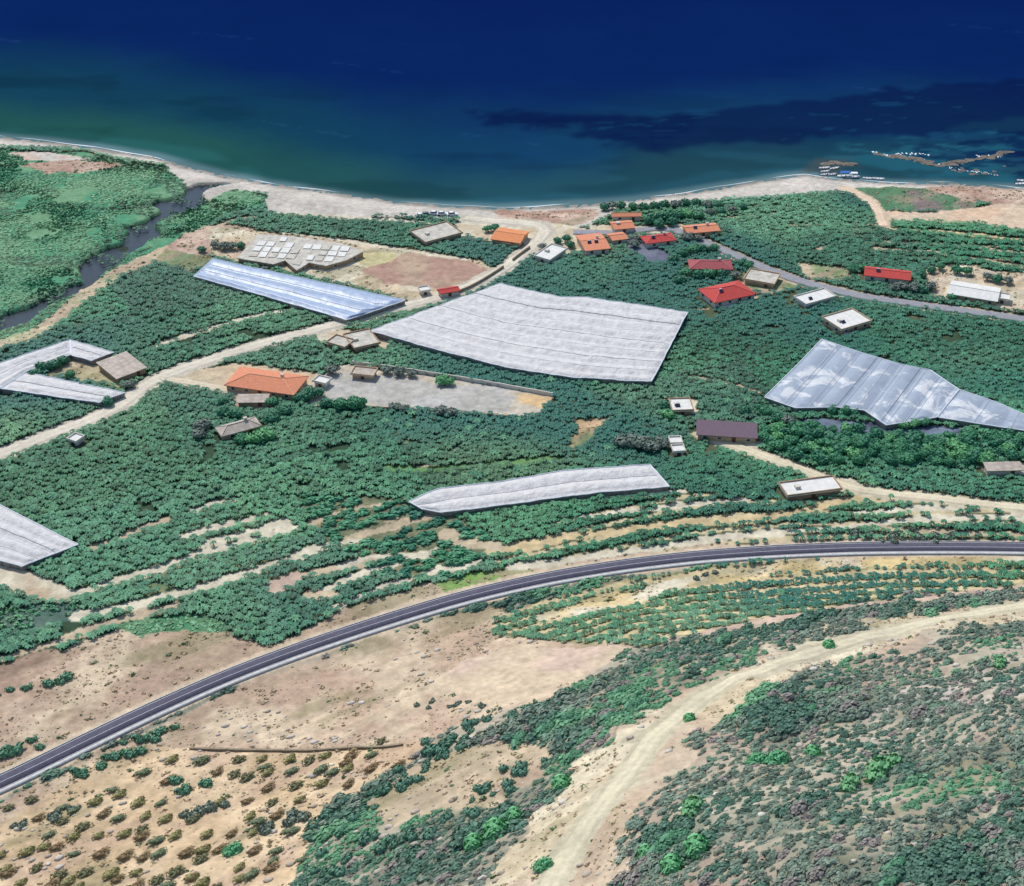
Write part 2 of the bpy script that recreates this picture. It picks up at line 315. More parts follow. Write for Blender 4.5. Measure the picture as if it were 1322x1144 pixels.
class MB:
    def __init__(s): s.v = []; s.f = []
    def quad(s, a, b, c, d): n = len(s.v); s.v += [a, b, c, d]; s.f.append((n, n+1, n+2, n+3))
    def box(s, cx, cy, cz, lx, ly, lz, rz=0):
        c_, s_ = math.cos(rz), math.sin(rz); n = len(s.v)
        for dz in (-.5, .5):
            for dx, dy in ((-.5,-.5),(.5,-.5),(.5,.5),(-.5,.5)):
                X, Y = dx*lx, dy*ly
                s.v.append((cx + X*c_ - Y*s_, cy + X*s_ + Y*c_, cz + dz*lz))
        for f in ((3,2,1,0),(4,5,6,7),(0,1,5,4),(1,2,6,5),(2,3,7,6),(3,0,4,7)): s.f.append(tuple(n+i for i in f))
    def prism(s, P, z0, z1):               # P list of (x,y); z0/z1 scalars or lists
        n = len(s.v); k = len(P)
        z0 = [z0]*k if np.isscalar(z0) else z0; z1 = [z1]*k if np.isscalar(z1) else z1
        ar = sum(P[i][0]*P[(i+1)%k][1]-P[(i+1)%k][0]*P[i][1] for i in range(k))
        for (x, y), z in zip(P, z0): s.v.append((x, y, z))
        for (x, y), z in zip(P, z1): s.v.append((x, y, z))
        top = tuple(n+k+i for i in range(k)); bot = tuple(n+i for i in reversed(range(k)))
        sides = [(n+i, n+(i+1)%k, n+k+(i+1)%k, n+k+i) for i in range(k)]
        if ar < 0: top = top[::-1]; bot = bot[::-1]; sides = [q[::-1] for q in sides]
        s.f += [top, bot] + sides
    def tube(s, P, r, k=6):
        P = [Vector(p) for p in P]; n = len(s.v)
        for i, p in enumerate(P):
            t = (P[min(i+1, len(P)-1)] - P[max(i-1, 0)]).normalized()
            u = t.cross(Vector((0, 0, 1)));
            if u.length < .01: u = Vector((1, 0, 0))
            u.normalize(); v = t.cross(u); rr = r[i] if hasattr(r, '__len__') else r
            for j in range(k):
                a_ = 2*math.pi*j/k; q = p + (u*math.cos(a_) + v*math.sin(a_))*rr; s.v.append(tuple(q))
        for i in range(len(P)-1):
            for j in range(k): s.f.append((n+i*k+j, n+i*k+(j+1)%k, n+(i+1)*k+(j+1)%k, n+(i+1)*k+j))
        s.f.append(tuple(n+j for j in reversed(range(k)))); s.f.append(tuple(n+(len(P)-1)*k+j for j in range(k)))
    def build(s, name, mat, parent=None, smooth=False, off=(0,0,0)):
        me = bpy.data.meshes.new(name); me.from_pydata([(a-off[0], b-off[1], c-off[2]) for a, b, c in s.v], [], s.f); me.materials.append(mat)
        if smooth:
            for p in me.polygons: p.use_smooth = True
        me.update()
        return link(name, me, parent)

# ------------------------------------------------------------------ materials
def mat(name, col=(.5,.5,.5), rough=.85, noise=.25, scale=1.0, bump=0.0, attr=False, spec=.2, detail=5, stretch=None, trans=0, metal=0):
    m = bpy.data.materials.new(name); m.use_nodes = True; t = m.node_tree; b = t.nodes['Principled BSDF']
    b.inputs['Roughness'].default_value = rough; b.inputs['Specular IOR Level'].default_value = spec; b.inputs['Metallic'].default_value = metal
    tc = t.nodes.new('ShaderNodeTexCoord'); co = tc.outputs['Object']
    if stretch:
        mp = t.nodes.new('ShaderNodeMapping'); mp.inputs['Scale'].default_value = stretch[:3]
        if len(stretch) > 3: mp.inputs['Rotation'].default_value = (0, 0, stretch[3])
        t.links.new(co, mp.inputs[0]); co = mp.outputs[0]
    nz = t.nodes.new('ShaderNodeTexNoise'); nz.inputs['Scale'].default_value = scale; nz.inputs['Detail'].default_value = detail; nz.inputs['Roughness'].default_value = .65
    t.links.new(co, nz.inputs['Vector'])
    mr = t.nodes.new('ShaderNodeMapRange'); mr.inputs['From Min'].default_value = .3; mr.inputs['From Max'].default_value = .7
    mr.inputs['To Min'].default_value = 1 - noise; mr.inputs['To Max'].default_value = 1 + noise
    t.links.new(nz.outputs['Fac'], mr.inputs['Value'])
    mx = t.nodes.new('ShaderNodeVectorMath'); mx.operation = 'SCALE'
    if attr:
        at = t.nodes.new('ShaderNodeAttribute'); at.attribute_name = 'Col'; t.links.new(at.outputs['Color'], mx.inputs[0])
    else: mx.inputs[0].default_value = col[:3]
    t.links.new(mr.outputs[0], mx.inputs['Scale']); t.links.new(mx.outputs[0], b.inputs['Base Color'])
    if bump:
        bp = t.nodes.new('ShaderNodeBump'); bp.inputs['Strength'].default_value = .7; bp.inputs['Distance'].default_value = bump
        t.links.new(nz.outputs['Fac'], bp.inputs['Height']); t.links.new(bp.outputs[0], b.inputs['Normal'])
    m['h'] = 1
    return m
M = {
 'ground': mat('ground_soil', attr=True, noise=.22, scale=.55, bump=.5, detail=9, rough=.95, spec=.05),
 'asphalt': mat('asphalt', sc(88,86,100), noise=.22, scale=.9, detail=8, rough=.9),
 'lane': mat('old_asphalt', sc(150,150,154), noise=.18, scale=.7, detail=8, rough=.9),
 'line': mat('road_paint', sc(225,225,225), noise=.15, scale=2),
 'kerb': mat('kerb_concrete', sc(192,190,186), noise=.25, scale=1.2, detail=8),
 'dirt': mat('packed_dirt', attr=True, noise=.16, scale=.8, bump=.15, detail=8, rough=.95, spec=.05),
 'leaf': mat('leaves', attr=True, noise=.25, scale=.8, rough=.6, spec=.25),
 'stonev': mat('pale_stone', attr=True, noise=.2, scale=1.5, detail=8, rough=.95, spec=.05),
 'bark': mat('bark', sc(110,92,72), noise=.3, scale=4),
 'poly_w': mat('white_greenhouse_film', sc(212,209,205), noise=.17, scale=.55, bump=.8, detail=6, rough=.5, spec=.3),
 'poly_b': mat('blue_grey_greenhouse_film', sc(160,176,200), noise=.13, scale=.5, bump=.25, detail=6, rough=.4, spec=.4, stretch=(1,.35,1)),
 'poly_g': mat('grey_greenhouse_film', sc(158,168,180), noise=.10, scale=.18, bump=.3, detail=7, rough=.4, spec=.4),
 'side': mat('greenhouse_side_film', sc(150,144,136), noise=.35, scale=.6, rough=.6),
 'seam': mat('gutter_metal', sc(140,146,156), noise=.15, scale=1),
 'seam_l': mat('pale_gutter', sc(226,230,236), noise=.1, scale=1),
 'conc': mat('weathered_concrete', sc(196,190,176), noise=.32, scale=.5, bump=.1, detail=9),
 'conc_w': mat('white_concrete_roof', sc(226,224,216), noise=.13, scale=.6, detail=8),
 'wallw': mat('white_plaster', sc(214,208,196), noise=.12, scale=.5, detail=7),
 'wallt': mat('tan_plaster', sc(196,170,138), noise=.16, scale=.5, detail=7),
 'wallb': mat('brown_plaster', sc(178,150,122), noise=.2, scale=.5, detail=7),
 'tile_o': mat('orange_roof_tiles', sc(220,144,110), noise=.3, scale=1.1, bump=.12, detail=8, stretch=(1,5,1)),
 'tile_o2': mat('bright_orange_roof_tiles', sc(224,146,98), noise=.28, scale=1.1, bump=.12, detail=8, stretch=(1,5,1)),
 'tile_r': mat('red_roof_tiles', sc(196,80,74), noise=.3, scale=1.1, bump=.1, detail=8, stretch=(1,5,1)),
 'tile_d': mat('dusty_red_roof_tiles', sc(172,92,94), noise=.26, scale=1.1, bump=.1, detail=8, stretch=(1,5,1)),
 'mauve': mat('mauve_sheet_roof', sc(116,98,108), noise=.12, scale=.8, bump=.08, stretch=(4,.5,1)),
 'brownroof': mat('brown_grey_roof', sc(190,176,162), noise=.3, scale=.6, bump=.1),
 'white': mat('white_paint', sc(236,236,236), noise=.06, scale=1, rough=.5),
 'frame': mat('white_frames', sc(225,225,220), noise=.06, scale=2),
 'glass': mat('dark_window_glass', (.03,.04,.05), noise=.2, scale=1, rough=.15, spec=.6),
 'panel': mat('solar_panel_glass', (.03,.03,.055), noise=.2, scale=2, rough=.2, spec=.5),
 'wood': mat('boat_wood', sc(150,116,84), noise=.25, scale=3),
 'door': mat('brown_door', sc(110,76,54), noise=.2, scale=2),
 'blue': mat('blue_canvas', sc(60,110,190), noise=.12, scale=2),
 'stone': mat('field_stone', sc(150,136,114), noise=.3, scale=1.2, bump=.2, detail=9),
 'reef': mat('reef_rock', sc(122,112,100), noise=.35, scale=.5, bump=.5, detail=9),
 'foam': mat('sea_foam', sc(232,236,238), noise=.1, scale=1),
 'tyre': mat('tyre_rubber', (.02,.02,.02)),
}
# dusty whitewash patches on the grey film
def dusty(m):
    t = m.node_tree; b = t.nodes['Principled BSDF']; old = b.inputs['Base Color'].links[0].from_socket
    tc = t.nodes.new('ShaderNodeTexCoord'); nz = t.nodes.new('ShaderNodeTexNoise'); nz.inputs['Scale'].default_value = .11; nz.inputs['Detail'].default_value = 11; nz.inputs['Roughness'].default_value = .68; nz.inputs['Distortion'].default_value = .8
    t.links.new(tc.outputs['Object'], nz.inputs['Vector']); rp_ = t.nodes.new('ShaderNodeMapRange'); rp_.inputs['From Min'].default_value = .53; rp_.inputs['From Max'].default_value = .60; rp_.inputs['To Max'].default_value = .85
    t.links.new(nz.outputs['Fac'], rp_.inputs['Value']); mx = t.nodes.new('ShaderNodeMix'); mx.data_type = 'RGBA'; mx.inputs['B'].default_value = (*sc(222,222,220), 1)
    t.links.new(rp_.outputs[0], mx.inputs['Factor']); t.links.new(old, mx.inputs['A']); t.links.new(mx.outputs['Result'], b.inputs['Base Color'])
dusty(M['poly_g'])
# water: colour by depth in the attribute, small ripples
def water_mat(name, bumpd, bscale, rough=.35, spec=.12):
    m = mat(name, attr=True, noise=.06, scale=.02, rough=rough, spec=spec, detail=6); t = m.node_tree; b = t.nodes['Principled BSDF']
    tc = t.nodes.new('ShaderNodeTexCoord'); n2 = t.nodes.new('ShaderNodeTexNoise'); n2.inputs['Scale'].default_value = bscale; n2.inputs['Detail'].default_value = 6
    t.links.new(tc.outputs['Object'], n2.inputs['Vector']); bp = t.nodes.new('ShaderNodeBump'); bp.inputs['Distance'].default_value = bumpd; bp.inputs['Strength'].default_value = .5
    t.links.new(n2.outputs['Fac'], bp.inputs['Height']); t.links.new(bp.outputs[0], b.inputs['Normal'])
    return m
M['sea'] = water_mat('sea_water', .10, .35, .6, .0); M['river'] = water_mat('river_water', .1, .5, .3, .2)

# ------------------------------------------------------------------ buildings and greenhouses: footprints first
def poly_base(px, h):
    """corners whose roof edge (h above the mean ground) is seen at px"""
    g = U(px, h); zb = float(np.mean(H(g[:, 0], g[:, 1])))
    return unproj(px, zb + h)[:, :2], zb
def rect_fit(px, h):
    P, zb = poly_base(px, h)
    c = P.mean(0); a_ = (P[1] - P[0] + P[2] - P[3]) / 2; b_ = (P[3] - P[0] + P[2] - P[1]) / 2
    la = np.linalg.norm(a_); lb = np.linalg.norm(b_); ua = a_ / la
    ub = np.array([-ua[1], ua[0]]); lb2 = abs(np.dot(b_, ub)); lb2 = max(lb2, .75 * lb)
    ang = math.atan2(ua[1], ua[0])
    return c, la, lb2, ang, zb
def grow(P, k):
    P = np.asarray(P); c = P.mean(0); d = P - c; return c + d * (1 + k / (np.linalg.norm(d, axis=1, keepdims=True) + 1e-6))

HOUSES = []   # filled with closures so that plants know the footprints
def window(parent, x, y, z, w_, h_, ang, wallmat='frame'):
    # local coordinates, ang = outward normal direction; proud of the wall
    nx, ny = math.cos(ang), math.sin(ang)
    f = MB(); f.box(x + nx*.04, y + ny*.04, z, .10, w_, h_, ang); fo = f.build('window', M[wallmat], parent)
    p = MB(); p.box(x + nx*.10, y + ny*.10, z, .03, w_*.82, h_*.82, ang); p.build('pane', M['glass'], fo)
def wallwork(root, lx, ly, h, floors=1, door=True, seed=0):
    r = random.Random(seed)
    for fl in range(floors):
        zc = h - .75
        for (ax, L, off, an) in (('x', lx, -ly/2, -math.pi/2), ('x', lx, ly/2, math.pi/2), ('y', ly, -lx/2, math.pi), ('y', ly, lx/2, 0)):
            n = max(1, int(L / 3.6))
            for i in range(n):
                p = -L/2 + L*(i+.5)/n
                if door and fl == 0 and ax == 'x' and off < 0 and i == n//2: 
                    d = MB(); d.box(p, off-.05, (h-.3)/2, 1.0, .12, h-.3); do = d.build('door', M['door'], root)
                    hb = MB(); hb.box(p+.4, off-.14, 1.05, .08, .06, .2); hb.build('handle', M['seam'], do)
                    continue
                if h < 1.75: continue
                wv = 1.3
                if ax == 'x': window(root, p, off, zc, wv, .95, an)
                else: window(root, off, p, zc, wv, .95, an)
def house(px, h0, kind, roofm, wallm, label, floors=1, rise=2.0, cat='house', group=None, over=.5, extras=(), name='house', seed=0):
    h = 1.1 + h0*.2 - (.25 if kind == 'flat' else 0); floors = 1; rise = rise*.75
    c, lx, ly, ang, zb = rect_fit(px, h)
    lx = max(lx*1.1 - 2*over, 2.5); ly = max(ly*1.08 - 2*over, 2.5)
    hc = np.array([[-lx/2,-ly/2],[lx/2,-ly/2],[lx/2,ly/2],[-lx/2,ly/2]]); ca, sa = math.cos(ang), math.sin(ang)
    W = np.stack([c[0] + hc[:,0]*ca - hc[:,1]*sa, c[1] + hc[:,0]*sa + hc[:,1]*ca], 1)
    FOOT.append(grow(W, 2.0))
    def make():
        root = empty(name, (c[0], c[1], zb), ang); tag(root, label, cat, group)
        wm = MB(); wm.box(0, 0, h/2 - 1.0, lx, ly, h + 2.0); wm.build('wall', M[wallm], root)
        X, Y = lx/2 + over, ly/2 + over
        rf = MB()
        if kind == 'flat':
            rf.box(0, 0, h + .13, 2*X, 2*Y, .25); ro = rf.build('roof', M[roofm], root)
            pp = MB(); t_ = .22
            pp.box(0, -Y+.12, h+.45, 2*X, t_, .4); pp.box(0, Y-.12, h+.45, 2*X, t_, .4)
            pp.box(-X+.12, 0, h+.45, t_, 2*Y-2*t_-.06, .4); pp.box(X-.12, 0, h+.45, t_, 2*Y-2*t_-.06, .4); pp.build('parapet', M[wallm], ro)
        elif kind == 'hip' or kind == 'gable':
            z0 = h; z1 = h + rise; ins = min(Y, X*.9) if kind == 'hip' else 0
            lift = .22
            vs = [(-X,-Y,z0),(X,-Y,z0),(X,Y,z0),(-X,Y,z0),(-X,-Y,z0+lift),(X,-Y,z0+lift),(X,Y,z0+lift),(-X,Y,z0+lift),(-X+ins,0,z1+lift),(X-ins,0,z1+lift)]
            rf.v = vs; rf.f = [(3,2,1,0),(0,1,5,4),(1,2,6,5),(2,3,7,6),(3,0,4,7),(4,5,9,8),(5,6,9),(6,7,8,9),(7,4,8)]
            ro = rf.build('roof', M[roofm], root)
            rd = MB(); rd.tube([vs[8], vs[9]], .16, 5)
            if kind == 'hip':
                for q, r_ in ((4,8),(7,8),(5,9),(6,9)): rd.tube([vs[q], vs[r_]], .14, 5)
            rd.build('ridge_tiles', M['ridge_'+roofm[-1]] if 'ridge_'+roofm[-1] in M else M[roofm], ro)
        elif kind == 'shed':
            vs = [(-X,-Y,h),(X,-Y,h),(X,Y,h+rise),(-X,Y,h+rise)]
            rf.v = vs + [(a_,b_,z_+.18) for a_,b_,z_ in vs]; rf.f = [(3,2,1,0),(4,5,6,7),(0,1,5,4),(1,2,6,5),(2,3,7,6),(3,0,4,7)]
            ro = rf.build('roof', M[roofm], root)
            up = MB(); up.prism([(-lx/2,ly/2-.2),(lx/2,ly/2-.2),(lx/2,ly/2-.02),(-lx/2,ly/2-.02)], h-.5, h+rise*.93); up.build('upper_wall', M[wallm], root)
        wallwork(root, lx, ly, h, floors, True, seed)
        if 'chimney' in extras:
            ch = MB(); cz = h + (rise*.9 if kind != 'flat' else .6)
            ch.box(lx*.22, ly*.12, cz, .8, .8, 1.9); co = ch.build('chimney', M['wallw'], ro)
            cc = MB(); cc.box(lx*.22, ly*.12, cz+1.0, 1.05, 1.05, .16); cc.build('chimney_cap', M['conc'], co)
        if 'balcony' in extras:
            bm_ = MB(); bm_.box(-lx*.2, -ly/2-.85, .2, lx*.4, 1.4, .6); bo = bm_.build('terrace', M['conc_w'], root)
            rl = MB(); rl.box(-lx*.2, -ly/2-1.5, .8, lx*.4, .08, .6); rl.build('balustrade', M['white'], bo)
        if 'vent' in extras:
            v_ = MB(); v_.box(-lx*.25, 0, h+.5+(rise*.6 if kind!='flat' else 0), 1.4, 1.2, 1.0); v_.build('roof_hatch', M['wallw'], ro)
        nwh = sum(1 for q in extras if q == 'heater')
        short = ' '.join(label.split(',')[0].split(' ')[:8])
        for i in range(nwh):
            fx = -lx*.22 + i*lx*.3; fy = -ly*.16
            zr = h + .3 if kind == 'flat' else h + lift_z(kind, fx, fy, X, Y, rise) + .25
            p = Matrix.Rotation(ang, 3, 'Z') @ Vector((fx, fy, 0))
            wh = empty('water_heater', (c[0]+p.x, c[1]+p.y, zb+zr), ang)
            wh.scale = (.62, .62, .62); tag(wh, ('' if nwh == 1 else ('left ' if i == 0 else 'right ')) + 'solar water heater on the ' + short, 'solar heater')
            pn = MB(); n = len(pn.v); 
            pn.v = [(-1.1,-.8,.05),(1.1,-.8,.05),(1.1,.6,.95),(-1.1,.6,.95),(-1.1,-.8,.15),(1.1,-.8,.15),(1.1,.6,1.05),(-1.1,.6,1.05)]
            pn.f = [(3,2,1,0),(4,5,6,7),(0,1,5,4),(1,2,6,5),(2,3,7,6),(3,0,4,7)]
            pn.build('panel', M['panel'], wh)
            tk = MB(); tk.tube([(-.9,.9,1.1),(.9,.9,1.1)], .32, 8); tk.build('tank', M['white'], wh)
            lg = MB(); lg.box(-.8,.9,.4,.08,.08,.8); lg.box(.8,.9,.4,.08,.08,.8); lg.box(0,.9,.72,1.52,.06,.08); lg.build('stand', M['seam'], wh)
    HOUSES.append(make)
def lift_z(kind, x, y, X, Y, rise):
    z = rise * (1 - abs(y)/Y)
    if kind == 'hip': z = min(z, rise*(X-abs(x))/min(Y, X*.9))
    return z
M['ridge_o'] = mat('ridge_orange', sc(240,178,140), noise=.1); M['ridge_r'] = mat('ridge_red', sc(228,110,100), noise=.1); M['ridge_d'] = mat('ridge_dusty', sc(206,130,130), noise=.1)
M['ridge_2'] = M['ridge_o']

house([(631,308),(666,314),(686,300),(650,296)], 3.4, 'gable', 'tile_o2', 'wallt', 'bright orange gabled house with a walled yard just behind the beach', rise=1.2)
house([(690,332),(710,336),(731,323),(712,316)], 3.2, 'flat', 'conc_w', 'wallw', 'white flat roofed house beside the end of the coast track', extras=('vent',))
house([(759,324),(791,320),(770,303),(742,305)], 5.6, 'gable', 'tile_o', 'wallw', 'pale orange roofed two storey house nearest the track, left of the village', floors=2, rise=1.0, extras=('heater','heater','chimney'))
house([(790,312),(810,308),(803,301),(785,302)], 3.2, 'gable', 'tile_o', 'wallw', 'small pale orange roofed annex between the orange house and the red house', rise=.8, extras=())
house([(838,315),(874,310),(862,302),(826,306)], 3.6, 'hip', 'tile_r', 'wallw', 'red hipped village house right above the grey paved yard', rise=1.3, extras=('heater','chimney'))
house([(792,280),(827,280),(825,275),(790,276)], 5.0, 'gable', 'tile_o', 'wallw', 'orange roofed seaside house, the one nearest the water among the trees', floors=2, rise=1.0, extras=())
house([(796,297),(822,294),(810,286),(786,287)], 3.5, 'gable', 'tile_o', 'wallw', 'orange roofed house directly in front of the seaside house, white dormer on top', rise=1.0, extras=('vent',))
house([(897,301),(932,298),(917,289),(874,293)], 5.2, 'gable', 'tile_o', 'wallt', 'long orange roofed house at the head of the village lane', floors=2, rise=1.0, extras=('heater','chimney','balcony'))
house([(890,348),(935,348),(950,337),(893,336)], 3.4, 'hip', 'tile_d', 'wallw', 'dusty dark red hipped house beside the village lane', rise=1.8, extras=('chimney',))
house([(929,391),(974,379),(952,365),(899,374)], 5.6, 'hip', 'tile_r', 'wallw', 'large bright red hipped house at the upper right corner of the big white greenhouse', floors=2, rise=2.4, extras=('heater','balcony'))
house([(954,361),(992,366),(1012,357),(977,349)], 3.0, 'flat', 'conc', 'wallt', 'low grey flat roofed building across the lane corner from the red house', extras=())
house([(1044,393),(1082,383),(1058,375),(1024,385)], 3.4, 'flat', 'conc_w', 'wallw', 'white flat roofed block just below the lane', extras=('heater',))
house([(1092,425),(1128,414),(1094,402),(1058,412)], 5.6, 'flat', 'conc_w', 'wallt', 'cream two storey block with stair hatch below the lane bend', floors=2, extras=('vent','heater','balcony'))
house([(1114,355),(1165,362),(1181,351),(1123,346)], 5.2, 'gable', 'tile_r', 'wallw', 'bright red gabled house above the lane', floors=2, rise=1.4, extras=('heater',))
house([(1223,379),(1278,388),(1296,374),(1234,364)], 3.6, 'gable', 'conc_w', 'wallt', 'long white sheet roofed barn in the bare yard above the lane', rise=1.0, cat='barn', name='barn', extras=())
house([(1282,386),(1300,388),(1306,382),(1290,379)], 2.6, 'flat', 'conc_w', 'wallw', 'small white annex at the right end of the long barn', cat='shed', name='shed', extras=())
house([(289,498),(366,507),(404,489),(318,475)], 5.0, 'hip', 'tile_o', 'wallt', 'big orange hipped farmhouse beside the coast track fork', floors=2, rise=2.0, extras=('chimney',))
house([(404,493),(420,497),(428,490),(412,486)], 2.8, 'flat', 'conc_w', 'wallw', 'small pale outbuilding at the right end of the big orange farmhouse', cat='shed', name='shed', extras=())
house([(304,521),(345,519),(346,512),(312,511)], 2.8, 'shed', 'brownroof', 'wallb', 'brown lean-to shed below the big orange farmhouse', rise=.7, cat='shed', name='shed', extras=())
house([(294,563),(338,549),(325,541),(274,553)], 4.2, 'hip', 'brownroof', 'wallt', 'grey brown hipped house hidden in the dark orchard below the farmhouse', rise=1.6, extras=('chimney',))
house([(463,453),(495,439),(470,431),(440,431)], 3.0, 'flat', 'conc', 'wallb', 'tan flat roofed block at the left tip of the big white greenhouse', extras=('vent',))
house([(425,444),(446,450),(456,440),(432,433)], 2.8, 'flat', 'conc', 'wallb', 'small tan shed on the track side of the tan flat roofed block', cat='shed', name='shed', extras=())
house([(868,532),(892,530),(892,516),(865,516)], 4.6, 'flat', 'conc_w', 'wallb', 'small white roofed two storey house below the big white greenhouse corner', floors=2, extras=('vent','heater'))
house([(866,573),(880,573),(878,565),(864,566)], 2.6, 'flat', 'conc_w', 'wallw', 'tiny white hut in the trees, the upper of the two above the mauve roof', cat='hut', name='hut', extras=())
house([(868,584),(884,583),(882,576),(868,577)], 2.6, 'flat', 'conc_w', 'wallw', 'tiny white hut in the trees, the lower of the two beside the dark tree', cat='hut', name='hut', extras=())
house([(903,561),(964,566),(984,550),(902,546)], 3.8, 'shed', 'mauve', 'wallt', 'dark mauve sheet roofed building at the start of the cream dirt road', rise=.9, extras=())
house([(1035,639),(1088,632),(1068,617),(992,627)], 3.4, 'flat', 'conc_w', 'wallb', 'cream flat roofed block with patchy roof beside the cream dirt road', extras=('vent',))
house([(1275,608),(1318,608),(1316,598),(1272,600)], 3.0, 'shed', 'brownroof', 'wallw', 'pale brown shed at the right edge in the trees', rise=.6, cat='shed', name='shed', extras=())
house([(545,377),(556,375),(552,371),(538,373)], 2.4, 'flat', 'conc_w', 'wallw', 'small white shed in the bare yard by the track', cat='shed', name='shed', extras=())
house([(568,380),(594,376),(588,370),(566,374)], 2.6, 'gable', 'tile_r', 'wallw', 'small red roofed hut against the track wall', cat='hut', name='hut', rise=.7, extras=())
house([(88,567),(98,571),(108,565),(98,562)], 2.4, 'flat', 'conc_w', 'wallw', 'small white pump house on the lower edge of the coast track', cat='hut', name='pump_house', extras=())
house([(455,484),(484,487),(484,477),(458,474)], 2.8, 'flat', 'brownroof', 'wallt', 'low tan shed on the upper side of the concrete yard', cat='shed', name='shed', extras=())
house([(556,314),(595,300),(575,290),(526,299)], 3.6, 'flat', 'conc', 'wallb', 'grey flat roofed warehouse above the row of dark orchard near the beach', cat='warehouse', name='warehouse', extras=('vent',))
house([(150,489),(190,474),(160,458),(128,470)], 3.2, 'shed', 'brownroof', 'wallb', 'brown sheet roofed shed in the courtyard of the angled greenhouse', rise=.6, cat='shed', name='shed', extras=())

# ruins: polygonal slab building of joined sheds
def slab(px, h, roofm, wallm, label, cat, name):
    h = h*.5; P, zb = poly_base(px, h); c = P.mean(0); FOOT.append(grow(P, 1.5))
    def make():
        root = empty(name, (c[0], c[1], zb)); tag(root, label, cat)
        Q = [tuple(p - c) for p in P]; Qi = [tuple(p) for p in grow(P - c, -.4)]
        wm = MB(); wm.prism(Qi, -1.5, h - .02); wm.build('wall', M[wallm], root)
        rf = MB(); rf.prism(Q, h, h + .25); ro = rf.build('roof', M[roofm], root)
        # roof panels: rows of low ridged sheets
        R = np.array(Q); a_ = R[1] - R[0]; a_ = a_ / np.linalg.norm(a_); b_ = np.array([-a_[1], a_[0]])
        ua = R @ a_; ub = R @ b_; ang = math.atan2(a_[1], a_[0]); r = random.Random(3)
        i = 0
        for u in np.arange(ua.min() + 1.6, ua.max() - 1, 3.3):
            for v in np.arange(ub.min() + 1.3, ub.max() - 1, 4.3):
                p = a_ * u + b_ * v
                cs = [p + a_*da + b_*db for da in (-1.5, 1.5) for db in (-2, 2)]
                if all(inpoly(np.array([q[0]]), np.array([q[1]]), R)[0] for q in cs) and r.random() < .78:
                    sh_ = MB(); sh_.box(p[0], p[1], h + .34 + r.random()*.14, 3.0 - r.random()*.9, 4.1 - r.random()*.8, .12, ang + r.uniform(-.07, .07)); sh_.build('roof_panel', M[r.choice(['conc', 'conc_w', 'conc', 'conc_w', 'conc_w'])], root); i += 1
        for k in range(len(P)):                     # dark openings along the walls
            A = np.array(Qi[k]); B = np.array(Qi[(k+1) % len(P)]); L = np.linalg.norm(B - A)
            if L < 4: continue
            nrm = np.array([(B-A)[1], -(B-A)[0]]) / L
            ar = sum(Qi[j][0]*Qi[(j+1)%len(Qi)][1]-Qi[(j+1)%len(Qi)][0]*Qi[j][1] for j in range(len(Qi)))
            if ar < 0: nrm = -nrm
            n = max(1, int(L/5))
            for j in range(n):
                q = A + (B-A)*(j+.5)/n; window(root, q[0], q[1], h*.55, 1.6, .7, math.atan2(nrm[1], nrm[0]))
    HOUSES.append(make)
slab([(333,303),(380,306),(440,315),(470,325),(447,337),(421,344),(399,340),(383,350),(368,337),(353,342),(306,334)], 3.4, 'conc', 'wallb', 'long derelict shed with patchy pale panel roof and stepped front, above the blue greenhouse', 'shed', 'derelict_shed')

